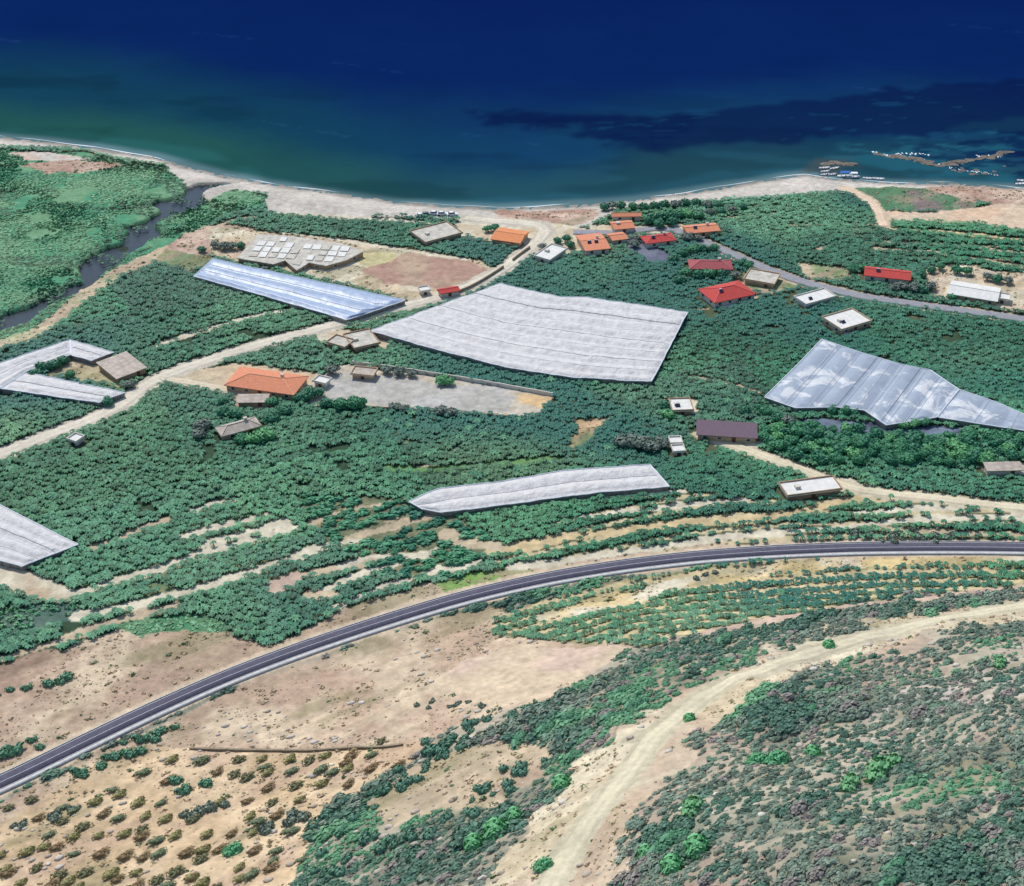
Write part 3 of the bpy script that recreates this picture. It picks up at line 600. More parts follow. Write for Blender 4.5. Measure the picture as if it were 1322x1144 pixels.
# greenhouses: ruled between two traced edges
def resample(P, n, closed=False):
    P = np.asarray(P); L = np.concatenate([[0], np.cumsum(np.linalg.norm(np.diff(P[:, :2], axis=0), axis=1))]); t = np.linspace(0, L[-1], n)
    return np.stack([np.interp(t, L, P[:, i]) for i in range(P.shape[1])], 1)
def greenhouse(pieces, h1, film, label, spans='v', period=5.0, ridge=.45, seams=(), wrinkle=.12, seam_mat='seam', side='side', group=None):
    data = []; h = h1*.48
    for A, B in pieces:
        a_ = U(A, h); b_ = U(B, h); nu = 120; nv = 90
        a_ = resample(a_, nu); b_ = resample(b_, nu)
        t = np.linspace(0, 1, nv)[:, None, None]; G = a_[None]*(1-t) + b_[None]*t
        G[:, :, 2] = H(G[:, :, 0], G[:, :, 1])
        # smooth the base, greenhouses follow a gentle plane
        for _ in range(30):
            Z = G[:, :, 2]; Z[1:-1, :] = (Z[:-2, :] + Z[1:-1, :]*2 + Z[2:, :])/4; Z[:, 1:-1] = (Z[:, :-2] + Z[:, 1:-1]*2 + Z[:, 2:])/4
        data.append(G)
        out = np.concatenate([G[0, :, :2], G[:, -1, :2], G[-1, ::-1, :2], G[::-1, 0, :2]]); FOOT.append(out)
    c = data[0].reshape(-1, 3).mean(0)
    def make():
        root = empty('greenhouse', tuple(c)); tag(root, label, 'greenhouse', group)
        for G in data:
            nv, nu, _ = G.shape; V = G.copy() - c; gx = G[:, :, 0]; gy = G[:, :, 1]
            LU = np.linalg.norm(G[nv//2, -1] - G[nv//2, 0]); LV = np.linalg.norm(G[-1, nu//2] - G[0, nu//2])
            uu, vv = np.meshgrid(np.linspace(0, 1, nu), np.linspace(0, 1, nv))
            ph = (vv*LV if spans == 'v' else uu*LU) / period
            prof = 1 - np.abs(2*(ph - np.floor(ph)) - 1)**1.6
            e_ = np.minimum(np.minimum(uu, 1-uu)*LU, np.minimum(vv, 1-vv)*LV)
            V[:, :, 2] += h + prof*ridge*1.5*np.clip(e_/1.5, 0, 1) + (fbm(gx, gy, 2.4, 3, 2)-.5)*wrinkle*2 + (fbm(gx, gy, 9, 8, 2)-.5)*wrinkle*2
            idx = np.arange(nu*nv).reshape(nv, nu)
            F = np.stack([idx[:-1,:-1], idx[1:,:-1], idx[1:,1:], idx[:-1,1:]], -1).reshape(-1, 4)
            me = npmesh('roof_film', V.reshape(-1, 3), F, mats=[M[film]], smooth=True); link('roof_film', me, root)
            # side sheets, just inside the edge
            ring = [(0, j) for j in range(nu)] + [(i, nu-1) for i in range(1, nv)] + [(nv-1, j) for j in range(nu-2, -1, -1)] + [(i, 0) for i in range(nv-2, 0, -1)]
            R = np.array([V[i, j] for i, j in ring]); cc = R.mean(0); Rn = R.copy()
            d = R[:, :2] - cc[:2]; Rn[:, :2] -= d/np.linalg.norm(d, axis=1, keepdims=True)*.25
            gz = H(Rn[:, 0] + c[0], Rn[:, 1] + c[1]) - c[2] - .6
            T = Rn.copy(); T[:, 2] -= .03; Bm = Rn.copy(); Bm[:, 2] = gz
            n = len(R); VV = np.concatenate([T, Bm]); k = np.arange(n); F = np.stack([k, (k+1) % n, n+(k+1) % n, n+k], 1)
            me = npmesh('side_sheet', VV, F, mats=[M[side]]); link('side_sheet', me, root)
            # white hem along the roof edge
            hm = MB(); Rh = [tuple(p + np.array([0,0,.05])) for p in R]; hm.tube(Rh + [Rh[0]], .16, 5); hm.build('edge_rail', M['seam_l'], root)
            for q in range(0, n, 12):
                ps = MB(); ps.box(R[q,0], R[q,1], (R[q,2]+gz[q])/2-.15, .16, .16, R[q,2]-gz[q]-.2); ps.build('post', M['seam'], root)
            nb_ = int((LV if spans == 'v' else LU)/period)
            for q in range(1, nb_):
                tq = q/nb_
                if nb_ > 26 and q % 2: continue
                L = V[min(nv-1, int(round(tq*(nv-1)))), :, :] if spans == 'v' else V[:, min(nu-1, int(round(tq*(nu-1)))), :]
                g_ = MB(); g_.tube([tuple(p + np.array([0,0,.04])) for p in L[::3]], .045, 4); g_.build('bay_wire', M['seam' if film == 'poly_g' else 'seam_l'], root)
            for s_ in seams:
                axis, t0, wd, mm = s_
                if axis == 'v': i = int(t0*(nv-1)); L = V[i, :, :]
                else: j = int(t0*(nu-1)); L = V[:, j, :]
                g_ = MB(); g_.tube([tuple(p + np.array([0,0,.05])) for p in L[::2]] , wd*.5, 5); g_.build('gutter', M[mm], root)
    HOUSES.append(make)
greenhouse([([(275,334),(400,361),(523,388)], [(250,357),(350,385),(447,413),(468,407)])], 3.2, 'poly_b', 'long blue grey greenhouse below the derelict shed', 'v', 6.5, .5, [('v', .33, .16, 'seam_l'), ('v', .66, .1, 'seam')])
greenhouse([([(646,366),(685,376),(723,383),(759,384),(820,393),(888,403)], [(477,427),(580,456),(653,474),(739,487),(841,493)])], 4.0, 'poly_w', 'huge rumpled white greenhouse in the middle beside the coast track', 'v', 6.2, .5,
 [('v', .22, .16, 'seam'), ('v', .5, .12, 'seam'), ('v', .76, .1, 'seam')], .22)
greenhouse([([(1061,438),(1110,455),(1161,470),(1201,478),(1238,503)], [(987,513),(1027,527),(1081,526),(1116,530),(1144,549),(1209,539)])], 3.6, 'poly_g', 'fan shaped grey greenhouse with pale dusty patches and white gutters at the right', 'u', 6.2, .35,
 [('u', .12, .16, 'seam_l'), ('u', .26, .13, 'seam_l'), ('u', .4, .12, 'seam'), ('u', .5, .12, 'seam_l'), ('u', .6, .14, 'seam_l'), ('u', .68, .13, 'seam'), ('u', .82, .12, 'seam_l')], .06)
greenhouse([([(1239,503),(1288,520),(1322,535),(1400,562)], [(1211,539),(1322,556),(1400,568)])], 3.2, 'poly_g', 'tapering grey greenhouse joined to the right end of the fan shaped one', 'u', 8, .3, [('v', .6, .1, 'seam_l')], .06)
greenhouse([([(528,648),(543,640),(570,630),(653,621),(726,608),(839,600)], [(545,657),(570,662),(626,655),(700,645),(773,636),(864,628)])], 3.0, 'poly_w', 'narrow curved white greenhouse along the terraces', 'v', 5.5, .4, [('v', .5, .1, 'seam')], .16)
greenhouse([([(-80,494),(0,469),(90,439)], [(-80,523),(0,501),(31,481),(92,458)]), ([(91,439),(147,455)], [(93,459),(118,466)]), ([(33,481),(100,494),(161,507)], [(1,502),(64,511),(128,520)])],
 3.2, 'poly_w', 'pale angled greenhouse of three wings round a courtyard at the left edge', 'v', 5, .35, [('v', .5, .1, 'seam')], .16, side='side')
greenhouse([([(-80,626),(0,652),(101,703)], [(-80,716),(0,724),(28,731)])], 3.2, 'poly_w', 'white greenhouse cut by the left edge below the orchard', 'v', 4.5, .4, [('v', .4, .1, 'seam'), ('v', .7, .1, 'seam')], .14)

# ------------------------------------------------------------------ the ground mesh
ny, nx = 760, 700
tv = np.linspace(0, 1, ny); yy = 95 + (640 - 95) * (tv ** 1.15)
yy = np.concatenate([[-400, -100, 20, 70], yy]); ny = len(yy)
uu = np.linspace(-1, 1, nx); uu = np.concatenate([[-6, -3, -1.8, -1.25], uu, [1.25, 1.8, 3, 6]]); nx = len(uu)
wid = 60 + np.maximum(yy, 60) * .40
GX = uu[None, :] * wid[:, None]; GY = np.repeat(yy[:, None], nx, 1)
gx = GX.ravel(); gy = GY.ravel(); gz = H(gx, gy)
riv = inriv(gx, gy)
gz = np.where(riv, gz - 1.5, gz)
gz += (fbm(gx, gy, 1.7, 44, 2) - .5) * .30 * sstep(dist_line(gx, gy, HWL, 12), 4.5, 8)
gcol, gveg = ground(gx, gy)
# fine colour speckle of the soil itself
gcol = gcol * (0.82 + .36 * fbm(gx, gy, 3.1, 61, 3))[:, None]
ca_, sa_ = math.cos(math.radians(34)), math.sin(math.radians(34)); su, sv = gx*ca_ + gy*sa_, -gx*sa_ + gy*ca_
st1 = fbm(su*.22, sv*1.2, 3.0, 501, 4); st2 = fbm(su*.3, sv, 9.0, 601, 4); open_ = np.isin(gveg, [TUFT, SCR])
gcol = np.where(open_[:, None], gcol*(.74 + .52*st1)[:, None], gcol)
c8, s8 = math.cos(math.radians(38)), math.sin(math.radians(38)); gu = (gx*c8 + gy*s8)*.32; gv = -gx*s8 + gy*c8
ps_ = (sstep(fbm(gu, gv, 8, 333, 4), .48, .38)*.6*(gveg == SCR))[:, None]; gcol = gcol*(1-ps_) + np.array(sc(192,180,158))*ps_
ol_ = (sstep(st2, .56, .7)*.55*open_)[:, None]; gcol = gcol*(1-ol_) + np.array(sc(140,134,100))*ol_
pk_ = (sstep(st2, .44, .32)*.5*open_)[:, None]; gcol = gcol*(1-pk_) + np.array(sc(184,156,136))*pk_
idx = np.arange(nx*ny).reshape(ny, nx)
F = np.stack([idx[:-1,:-1], idx[:-1,1:], idx[1:,1:], idx[1:,:-1]], -1).reshape(-1, 4)
me = npmesh('ground', np.stack([gx, gy, gz], 1), F, gcol, [M['ground']], True)
tag(link('ground', me), kind='structure')

# ------------------------------------------------------------------ sea
def sea_colour(x, y):
    s = y - np.interp(x, SX, SY); px, py = None, None
    w1 = (fbm(x, y, 60, 5, 4) - .5) * 2; s2 = s + w1 * 22
    c0 = np.array(sc(100,132,136)); c1 = np.array(sc(42,88,102)); c2 = np.array(sc(24,70,106)); c3 = np.array(sc(12,42,100)); c4 = np.array(sc(9,24,92))
    g1 = np.array(sc(40,92,86))
    lf = sstep(-x, -20, 120)[:, None]; c1 = c1*(1-lf) + g1*lf*.9 + c1*lf*.1
    c2 = c2 * (1 - lf*.6) + np.array(sc(22,70,84)) * lf*.6
    def st(a_, b_): return sstep(s2, a_, b_)[:, None]
    w0 = sstep(s + w1*3, .5, 7)[:, None]; c = c0*(1-w0) + c1*w0
    c = c*(1-st(14, 60)) + c2*st(14, 60); c = c*(1-st(60, 150)) + c3*st(60, 150); c = c*(1-st(150, 480)) + c4*st(150, 480)
    n_ = sstep(fbm(x*.6, y*1.5, 38, 12, 4), .5, .66)[:, None]*(1-st(60, 150)); c = c*(1-.22*n_)
    return c*(1-.25*st(4, 12))
ys_ = np.concatenate([np.linspace(-600, 250, 8), np.linspace(260, 900, 330), np.geomspace(905, 26000, 60)])
us_ = np.concatenate([[-7,-4,-2.4,-1.6], np.linspace(-1.2, 1.2, 420), [1.6,2.4,4,7]])
wd_ = 60 + np.maximum(ys_, 60)*.40
X = us_[None]*wd_[:, None]; Y = np.repeat(ys_[:, None], len(us_), 1); x = X.ravel(); y = Y.ravel()
c = sea_colour(x, y); SEASH = X.shape
def seap(p): return unproj(p, 0)[:, :2]
def blob(P, cc, k, warp, ns=14, thr=None):
    global c
    wa = (fbm(x, y, ns, 101, 4) - .5)*2*warp; wb = (fbm(x, y, ns, 151, 4) - .5)*2*warp
    m = inpoly(x + wa, y + wb, P).astype(float)
    m = m.reshape(SEASH)
    for _ in range(2): m[1:-1, 1:-1] = (m[:-2, 1:-1] + m[2:, 1:-1] + m[1:-1, :-2] + m[1:-1, 2:] + m[1:-1, 1:-1]*2)/6
    m = m.ravel(); nn = fbm(x*.6, y*1.5, ns*.7, 171, 6)
    m = m*(sstep(nn, (thr or .42)-.035, (thr or .42)+.035)*.85 + .15)*k
    c = c*(1-m[:, None]) + np.array(cc)*m[:, None]
NV = sc(9,24,66)
blob(seap([(1080,186),(1160,180),(1322,150),(1500,150),(1500,240),(1322,238),(1240,236),(1120,215),(1060,205)]), sc(36,92,108), .75, 7)
blob(seap([(1120,176),(1322,168),(1500,160),(1500,130),(1322,100),(1200,112),(1050,128),(930,146),(850,150),(790,150),(620,146),(640,158),(740,165),(800,182),(850,195),(930,186),(1030,182)]), NV, .72, 12, 14, .30)
blob(seap([(600,140),(800,150),(900,150),(860,196),(790,180),(700,168),(620,162)]), NV, .5, 12, 9, .5)
blob(seap([(1140,190),(1322,170),(1450,180),(1450,236),(1322,232),(1200,214)]), NV, .65, 10, 9, .52)
blob(seap([(1290,190),(1400,180),(1450,225),(1322,228),(1290,210)]), NV, .8, 6)
blob(seap([(1030,222),(1050,206),(1100,205),(1110,216),(1085,226)]), sc(70,80,80), .7, 4, 6)
# pale streaks drifting on the surface
for (x0, y0, x1, y1) in ((250,42,322,50),(430,80,522,94),(340,157,450,176),(560,168,690,186),(1080,108,1140,118),(1215,30,1320,42),(0,50,20,54)):
    L = seap([(x0, y0), (x1, y1)]); d = dist_line(x, y, L, 14) + (fbm(x, y, 5, 9, 3)-.5)*6; m = d < .6; c[m] = c[m]*1.2 + .002
idx = np.arange(len(x)).reshape(len(ys_), len(us_)); F = np.stack([idx[:-1,:-1], idx[:-1,1:], idx[1:,1:], idx[1:,:-1]], -1).reshape(-1, 4)
me = npmesh('sea', np.stack([x, y, np.zeros(len(x))], 1), F, c, [M['sea']], True); tag(link('sea', me), kind='structure')
# river sheet
rx0, ry0 = RVC.min(0) - 3; rx1, ry1 = RVC.max(0) + 3
X, Y = np.meshgrid(np.arange(rx0, rx1, 2.0), np.arange(ry0, min(ry1, 640), 2.0)); x2 = X.ravel(); y2 = Y.ravel()
nrow, ncol = X.shape; idx = np.arange(len(x2)).reshape(nrow, ncol)
zr = base_h(x2, y2); zr = np.maximum(zr - .45, .35)
keep = inpoly(x2, y2, grow(RVC, 0.0)) | (dist_line(x2, y2, np.vstack([RVC, RVC[:1]]), 12) < 6.0)
F = np.stack([idx[:-1,:-1], idx[:-1,1:], idx[1:,1:], idx[1:,:-1]], -1).reshape(-1, 4); F = F[keep[F].all(1)]
cc = sc(38,52,62); cr = np.array(cc)[None]*np.ones((len(x2), 3))*(.75+.5*fbm(x2, y2, 9, 6, 3))[:, None]
me = npmesh('river', np.stack([x2, y2, zr - .55], 1), F, cr, [M['river']], True); tag(link('river', me), kind='structure')

# ------------------------------------------------------------------ roads
def ribbon(L, hw_, z, cols=5, step=1.5, wob=0.0, off=0.0, n=None):
    L = np.asarray(L)[:, :2]; tot = np.linalg.norm(np.diff(L, axis=0), axis=1).sum(); n = n or int(tot/step)
    R = resample(L, n)
    for _ in range(8): R[1:-1] = (R[:-2] + 2*R[1:-1] + R[2:])/4
    T = np.gradient(R, axis=0); T /= np.linalg.norm(T, axis=1, keepdims=True); N = np.stack([-T[:, 1], T[:, 0]], 1)
    V = []; k = np.arange(n)
    for j in range(cols):
        f = -1 + 2*j/(cols-1); wj = hw_*(1 + wob*(vn(k*step/5., np.full(n, j*3.3), 4) - .5)*2*(abs(f) > .9))
        P = R + N*(off + f*wj)[..., None] if np.ndim(wj) == 0 else R + N*(off + f*wj)[:, None]
        zz = H(P[:, 0], P[:, 1])
        V.append(np.concatenate([P, (zz + z)[:, None]], 1))
    V = np.stack(V, 1)
    return R, N, V
def ribbon_mesh(name, V, m, col=None, parent=None, skirt=0):
    n, k, _ = V.shape
    if skirt:
        a_ = V[:, :1].copy(); a_[:, :, 2] -= skirt; b_ = V[:, -1:].copy(); b_[:, :, 2] -= skirt; V = np.concatenate([a_, V, b_], 1); k += 2
    idx = np.arange(n*k).reshape(n, k); F = np.stack([idx[:-1,:-1], idx[:-1,1:], idx[1:,1:], idx[1:,:-1]], -1).reshape(-1, 4)
    F = F[:, ::-1]
    # keep faces looking up
    p = V.reshape(-1, 3); f0 = F[len(F)//2]; nn = np.cross(p[f0[1]]-p[f0[0]], p[f0[2]]-p[f0[0]])
    if nn[2] < 0: F = F[:, ::-1]
    me = npmesh(name, p, F, None if col is None else np.broadcast_to(col, (len(p), 3)) if np.ndim(col) == 1 else col, [m]); return link(name, me, parent)
# flat cross section for the highway
def flat_road(L, hwid, z, off=0.0, cols=2, step=2.0):
    R, N, V = ribbon(L, hwid, z, cols, step, 0, off); zc_ = H(R[:, 0], R[:, 1]); 
    for _ in range(10): zc_[1:-1] = (zc_[:-2] + 2*zc_[1:-1] + zc_[2:])/4
    V[:, :, 2] = zc_[:, None] + z; return R, N, V
LIFT = .28; HWD = 1.95
_, _, V = flat_road(HWL, HWD, LIFT); hroad = ribbon_mesh('highway', V, M['asphalt'], skirt=.8); tag(hroad, kind='structure')
for off, wd2 in ((-1.72, .045), (1.72, .045), (0.0, .04)):
    _, _, V = flat_road(HWL, wd2, LIFT + .006, off); ribbon_mesh('road_line', V, M['line'], parent=hroad)
_, _, V = flat_road(HWL, .48, LIFT + .08, -2.46); kerb = ribbon_mesh('concrete_gutter', V, M['kerb'], parent=hroad, skirt=.7)
_, _, V = flat_road(HWL, .10, LIFT + .12, 2.08); ribbon_mesh('kerb', V, M['kerb'], parent=hroad, skirt=.7)
for k, (L, hwid, cc) in RW.items():
    R, N, V = ribbon(L, hwid + .3, .16, 7, 1.5, .22); V[:, 0, 2] -= .5; V[:, -1, 2] -= .5
    n = V.shape[0]; f = np.abs(np.linspace(-1, 1, 7))
    P = V.reshape(-1, 3); t = fbm(P[:, 0], P[:, 1], 6, 3, 3)[:, None]; rut = np.tile(np.where((f > .25) & (f < .6), 1.06, .95), n)[:, None]
    o = ribbon_mesh('dirt_road' if k != 'sandy' else 'sand_path', V, M['dirt'], col=cc[None]*(.85+.3*t)*rut, skirt=0); tag(o, kind='structure')
_, _, V = ribbon(LW, 2.2, .22, 5, 1.5, .05); tag(ribbon_mesh('village_lane', V, M['lane'], skirt=.3), kind='structure')

for f_ in HOUSES: f_()

# ------------------------------------------------------------------ foliage templates
def rotz(V, a_):
    c_, s_ = math.cos(a_), math.sin(a_); W = V.copy(); W[:, 0] = V[:, 0]*c_ - V[:, 1]*s_; W[:, 1] = V[:, 0]*s_ + V[:, 1]*c_; return W
def banana_t(r, nl=8):
    V = []; F = []
    for i in range(nl):
        a_ = 2*math.pi*(i + r.random()*.6)/nl; L = .95 + r.random()*.5; up = .25 + r.random()*.6; w_ = .24 + r.random()*.12
        pts = [(.05, 0, 1.55), (L*.5, 0, 1.75 + up*.35), (L, 0, 1.25 + up*.2)]
        ws = [.10, w_, w_*.55]; n = len(V)
        for (px_, _, pz), ww in zip(pts, ws):
            for sgn in (-1, 1):
                vx, vy = px_, sgn*ww; V.append((vx*math.cos(a_) - vy*math.sin(a_), vx*math.sin(a_) + vy*math.cos(a_), pz + (.0 if sgn < 0 else .08)))
        F += [(n, n+2, n+3, n+1), (n+2, n+4, n+5, n+3)]
    n = len(V)                                # pseudostem
    for z_, rr in ((0, .14), (1.6, .09)):
        for k in range(3): V.append((rr*math.cos(k*2.1), rr*math.sin(k*2.1), z_))
    F += [(n, n+1, n+4, n+3), (n+1, n+2, n+5, n+4), (n+2, n, n+3, n+5)]
    return np.array(V), np.array(F)
def shrub_t(r, n=46, rad=1.0, hgt=.8, size=.34, lobes=4, core=True):
    V = []; F = []
    LB = [(r.uniform(-.45, .45)*rad, r.uniform(-.45, .45)*rad, r.uniform(.2, .6)*hgt, r.uniform(.45, .7)*rad) for _ in range(lobes)]
    for i in range(n):
        lx_, ly_, lz, lr = r.choice(LB); th = r.uniform(0, 2*math.pi); ph = math.acos(r.uniform(-.25, 1)); q = lr*(.75 + .3*r.random())
        nrm = Vector((math.sin(ph)*math.cos(th), math.sin(ph)*math.sin(th), math.cos(ph))); p = Vector((lx_, ly_, lz)) + Vector((nrm.x*q, nrm.y*q, nrm.z*q*hgt/rad))
        p.z = max(p.z, .05)
        nn = (nrm + Vector((r.uniform(-.7,.7), r.uniform(-.7,.7), r.uniform(-.5,.7)))).normalized()
        u_ = nn.orthogonal().normalized(); v_ = nn.cross(u_); s_ = size*(.6 + .8*r.random()); k = len(V)
        for a_, b_ in ((-1,-.6),(1,-.5),(.8,.7),(-.7,.8)): V.append(tuple(p + u_*a_*s_*.6 + v_*b_*s_*.6))
        F.append((k, k+1, k+2, k+3))
    if core:
        for lx_, ly_, lz, lr in LB:
            k = len(V); R_ = lr*.72
            ring = 6
            for z_, rr in ((-.3, .8), (.35, .85), (.9, .3)):
                for j in range(ring): V.append((lx_ + R_*rr*math.cos(j*math.tau/ring), ly_ + R_*rr*math.sin(j*math.tau/ring), max(lz + R_*z_*hgt/rad, 0)))
            for a_ in range(2):
                for j in range(ring): F.append((k+a_*ring+j, k+a_*ring+(j+1)%ring, k+(a_+1)*ring+(j+1)%ring, k+(a_+1)*ring+j))
            F.append((k+12, k+13, k+14, k+15)); F.append((k+15, k+16, k+17, k+12))
    return np.array(V), np.array(F)
def scatter_mesh(name, temps, x, y, scl, colr, zoff=0.0, hs=None, stretch=None, jit=.12):
    Vs = []; Fs = []; Cs = []; n0 = 0
    rot = rng.uniform(0, 2*math.pi, len(x)); ti = rng.integers(0, len(temps), len(x)); z = H(x, y) + zoff
    hs = np.ones(len(x)) if hs is None else hs
    for k, (V, F_) in enumerate(temps):
        m = np.where(ti == k)[0]
        if len(m) == 0: continue
        ca, sa = np.cos(rot[m])[:, None], np.sin(rot[m])[:, None]; s_ = scl[m][:, None]
        vx = (V[None, :, 0]*ca - V[None, :, 1]*sa)*s_; vy = (V[None, :, 0]*sa + V[None, :, 1]*ca)*s_; vz = V[None, :, 2]*s_*hs[m][:, None]
        if stretch is not None:
            A = stretch[0]; e_ = stretch[1]; cA, sA = math.cos(A), math.sin(A); u_ = vx*cA + vy*sA; v_ = -vx*sA + vy*cA; u_ = u_*e_; vx = u_*cA - v_*sA; vy = u_*sA + v_*cA
        P = np.stack([vx + x[m][:, None], vy + y[m][:, None], vz + z[m][:, None]], -1)
        nv = V.shape[0]; Vs.append(P.reshape(-1, 3)); Fs.append((F_[None] + (np.arange(len(m))*nv)[:, None, None] + n0).reshape(-1, 4)); n0 += nv*len(m)
        quad = 1 + rng.uniform(-jit, jit, (len(m), nv)); quad = np.repeat(quad[:, ::2], 2, 1)[:, :nv]
        Cs.append((colr[m][:, None, :]*quad[..., None]).reshape(-1, 3))
    me = npmesh(name, np.concatenate(Vs), np.concatenate(Fs), np.concatenate(Cs), [M['leaf']])
    return link(name, me)
r_ = random.Random(5)
T_BAN = [banana_t(r_) for _ in range(5)]
T_SHR = [shrub_t(r_) for _ in range(6)]
T_BSH = [shrub_t(r_, 70, 1, .85, .32, 5) for _ in range(5)]
T_TUF = [shrub_t(r_, 9, .6, .35, .3, 2, False) for _ in range(4)]
T_REED = [shrub_t(r_, 16, 1, .7, .55, 3, False) for _ in range(4)]

def cand(sp, x0, x1, y0, y1, ang=0.0, jit=.3):
    R_ = 900; u_ = np.arange(-R_, R_, sp); UU, VV = np.meshgrid(u_, u_); UU = UU + (np.arange(len(u_)) % 2)[:, None]*sp*.5
    x = UU.ravel() + rng.uniform(-jit, jit, UU.size)*sp; y = VV.ravel() + rng.uniform(-jit, jit, UU.size)*sp
    c_, s_ = math.cos(ang), math.sin(ang); x, y = x*c_ - y*s_, x*s_ + y*c_; y = y + 400
    m = (x > x0) & (x < x1) & (y > y0) & (y < y1); return x[m], y[m]
def inview(x, y, mg=70):
    px, py = proj(x, y, H(x, y)); return (px > -mg) & (px < 1322+mg) & (py > -40) & (py < 1144+mg*1.3), px, py
def tints(x, y, base, a2, sc1=28, amp=.35, seed=0):
    t = sstep(fbm(x, y, sc1, 200+seed, 3), .35, .65)[:, None]; c_ = np.array(base)*(1-t) + np.array(a2)*t
    return c_*(1 + amp*(rng.random((len(x), 1))*2-1))
def single(name, me, x, y, s, rz, label, cat, group, sz=1.0, parent=None):
    o = link(name, me); o.location = (x, y, float(H(np.array([x]), np.array([y]))[0]) - .02); o.rotation_euler = (0, 0, rz); o.scale = (s, s, s*sz)
    tag(o, label, cat, group); return o
def leaf_me(name, T, col, jit=.18):
    V, F_ = T; cc = np.array(col)[None]*(1 + rng.uniform(-jit, jit, (len(V), 1))); return npmesh(name, V, F_, cc, [M['leaf']])

G1 = sc(66, 130, 98); G2 = sc(92, 152, 112); G3 = sc(50, 112, 96)
# --- banana plantations
x, y = cand(1.22, -330, 330, 190, 640, math.radians(24), .2); v, px, py = inview(x, y); x, y, px, py = x[v], y[v], px[v], py[v]
_, vg = ground(x, y); k = vg == BAN; k &= fbm(x, y, 9, 301, 3) > .22; x, y, px, py = x[k], y[k], px[k], py[k]
scl = (.70 + .16*(rng.random(len(x))*2-1) + .26*(fbm(x, y, 30, 88, 2)-.5)); dr_ = np.interp(x, HX, HYr) - y; scl = scl*np.where(dr_ > 0, .9, 1.0)*np.where(rng.random(len(x)) < .04, 1.3, 1.0); HSB = .4 + .6*rng.random(len(x))**1.4
print('plants', len(x)); order = np.argsort(-FPX*scl/np.hypot(y, ZC)); near = order[:300]; far = order[300:]
cb = tints(x, y, G1, G2, 40, .38, 1)
fu = x*math.cos(.42) + y*math.sin(.42) + (fbm(x, y, 60, 21, 2)-.5)*14; fv = -x*math.sin(.42) + y*math.cos(.42)
cell = hsh(np.floor(fu/52), np.floor(fv/34), 6.); cb = cb*(.68 + .36*cell)[:, None]; cb[:, 2] *= .92 + .2*hsh(np.floor(fu/52), np.floor(fv/34), 9.); cb[:, 0] *= .85 + .4*hsh(np.floor(fu/52), np.floor(fv/34), 4.); t3 = sstep(fbm(x, y, 70, 412, 2), .5, .7)[:, None]; cb = cb*(1-t3) + np.array(G3)*t3*(1+.2*(rng.random((len(x),1))-.5))
o = scatter_mesh('banana_plants', T_BAN, x[far], y[far], scl[far], cb[far], hs=HSB[far]); tag(o, 'dense green mass of banana plants filling the plantation fields', 'plantation', kind='stuff')
bme = [leaf_me('banana_plant', t, G1 if i % 2 else G2) for i, t in enumerate(T_BAN)]
for i in near: single('banana_plant', bme[int(rng.integers(5))], x[i], y[i], scl[i], rng.random()*6.3, 'banana plant ' + ('right below the yellow terrace strip' if py[i] < 765 else 'in the middle terraced rows above the hill track' if py[i] < 795 else 'in the lowest terraced rows next to the dry plot') + (', left end' if px[i] < 780 else ', right end' if px[i] > 1050 else ', middle of the row'), 'banana plant', 'banana plants in the nearest terraced rows', .62)
# --- bushy orchard
x, y = cand(3.0, -150, 60, 230, 420, math.radians(30), .3); v, px, py = inview(x, y); x, y = x[v], y[v]; _, vg = ground(x, y); k = vg == ORCH; x, y = x[k], y[k]
o = scatter_mesh('orchard_trees', T_BSH, x, y, 1.3+.6*rng.random(len(x)), tints(x, y, sc(52,120,96), sc(84,150,108), 14, .25, 3), stretch=(math.radians(20), 1.5), hs=np.full(len(x), .6)); tag(o, 'dense mass of bushy dark green orchard rows on the left terraces', 'orchard', kind='stuff')
# --- reeds
x, y = cand(1.6, -360, -10, 180, 640, .3, .4); v, px, py = inview(x, y); x, y = x[v], y[v]; _, vg = ground(x, y); k = (vg == REED) & (fbm(x, y, 10, 77, 3) > .33); x, y = x[k], y[k]
hs = .22 + .55*sstep(fbm(x, y, 22, 5, 3), .48, .7)
crd = tints(x, y, sc(74,146,106), sc(118,168,122), 26, .2, 5); nb = (dist_line(x, y, np.vstack([RVC, RVC[:1]]), 12) < 4.5) | (fbm(x*.5, y, 16, 818, 3) > .6); crd[nb] *= .5
o = scatter_mesh('reeds', T_REED, x, y, .85+.4*rng.random(len(x)), crd, hs=hs); tag(o, 'green reeds and marsh bushes on both banks of the river', 'reeds', kind='stuff')
# --- dry tufts
x, y = cand(1.15, -360, 360, 100, 640, .1, .48); v, px, py = inview(x, y); x, y, px, py = x[v], y[v], px[v], py[v]; _, vg = ground(x, y); k = (vg == TUFT) & (fbm(x*.8+y*.3, y*1.4, 6, 303, 4) + .25*(rng.random(len(x))-.5) > .50); x, y, px, py = x[k], y[k], px[k], py[k]
ct = tints(x, y, sc(186,172,130), sc(196,172,142), 10, .28, 7); gr = (rng.random(len(x)) < .10); ct[gr] = np.array(sc(96,124,84))
o = scatter_mesh('dry_grass', T_TUF, x, y, (.32+.95*rng.random(len(x))**5)*np.where(gr, 1.3, 1.0), ct, hs=np.full(len(x), .75), stretch=(math.radians(25), 1.5)); tag(o, 'dry grass tufts on the bare slopes beside the highway', 'dry grass', kind='stuff')
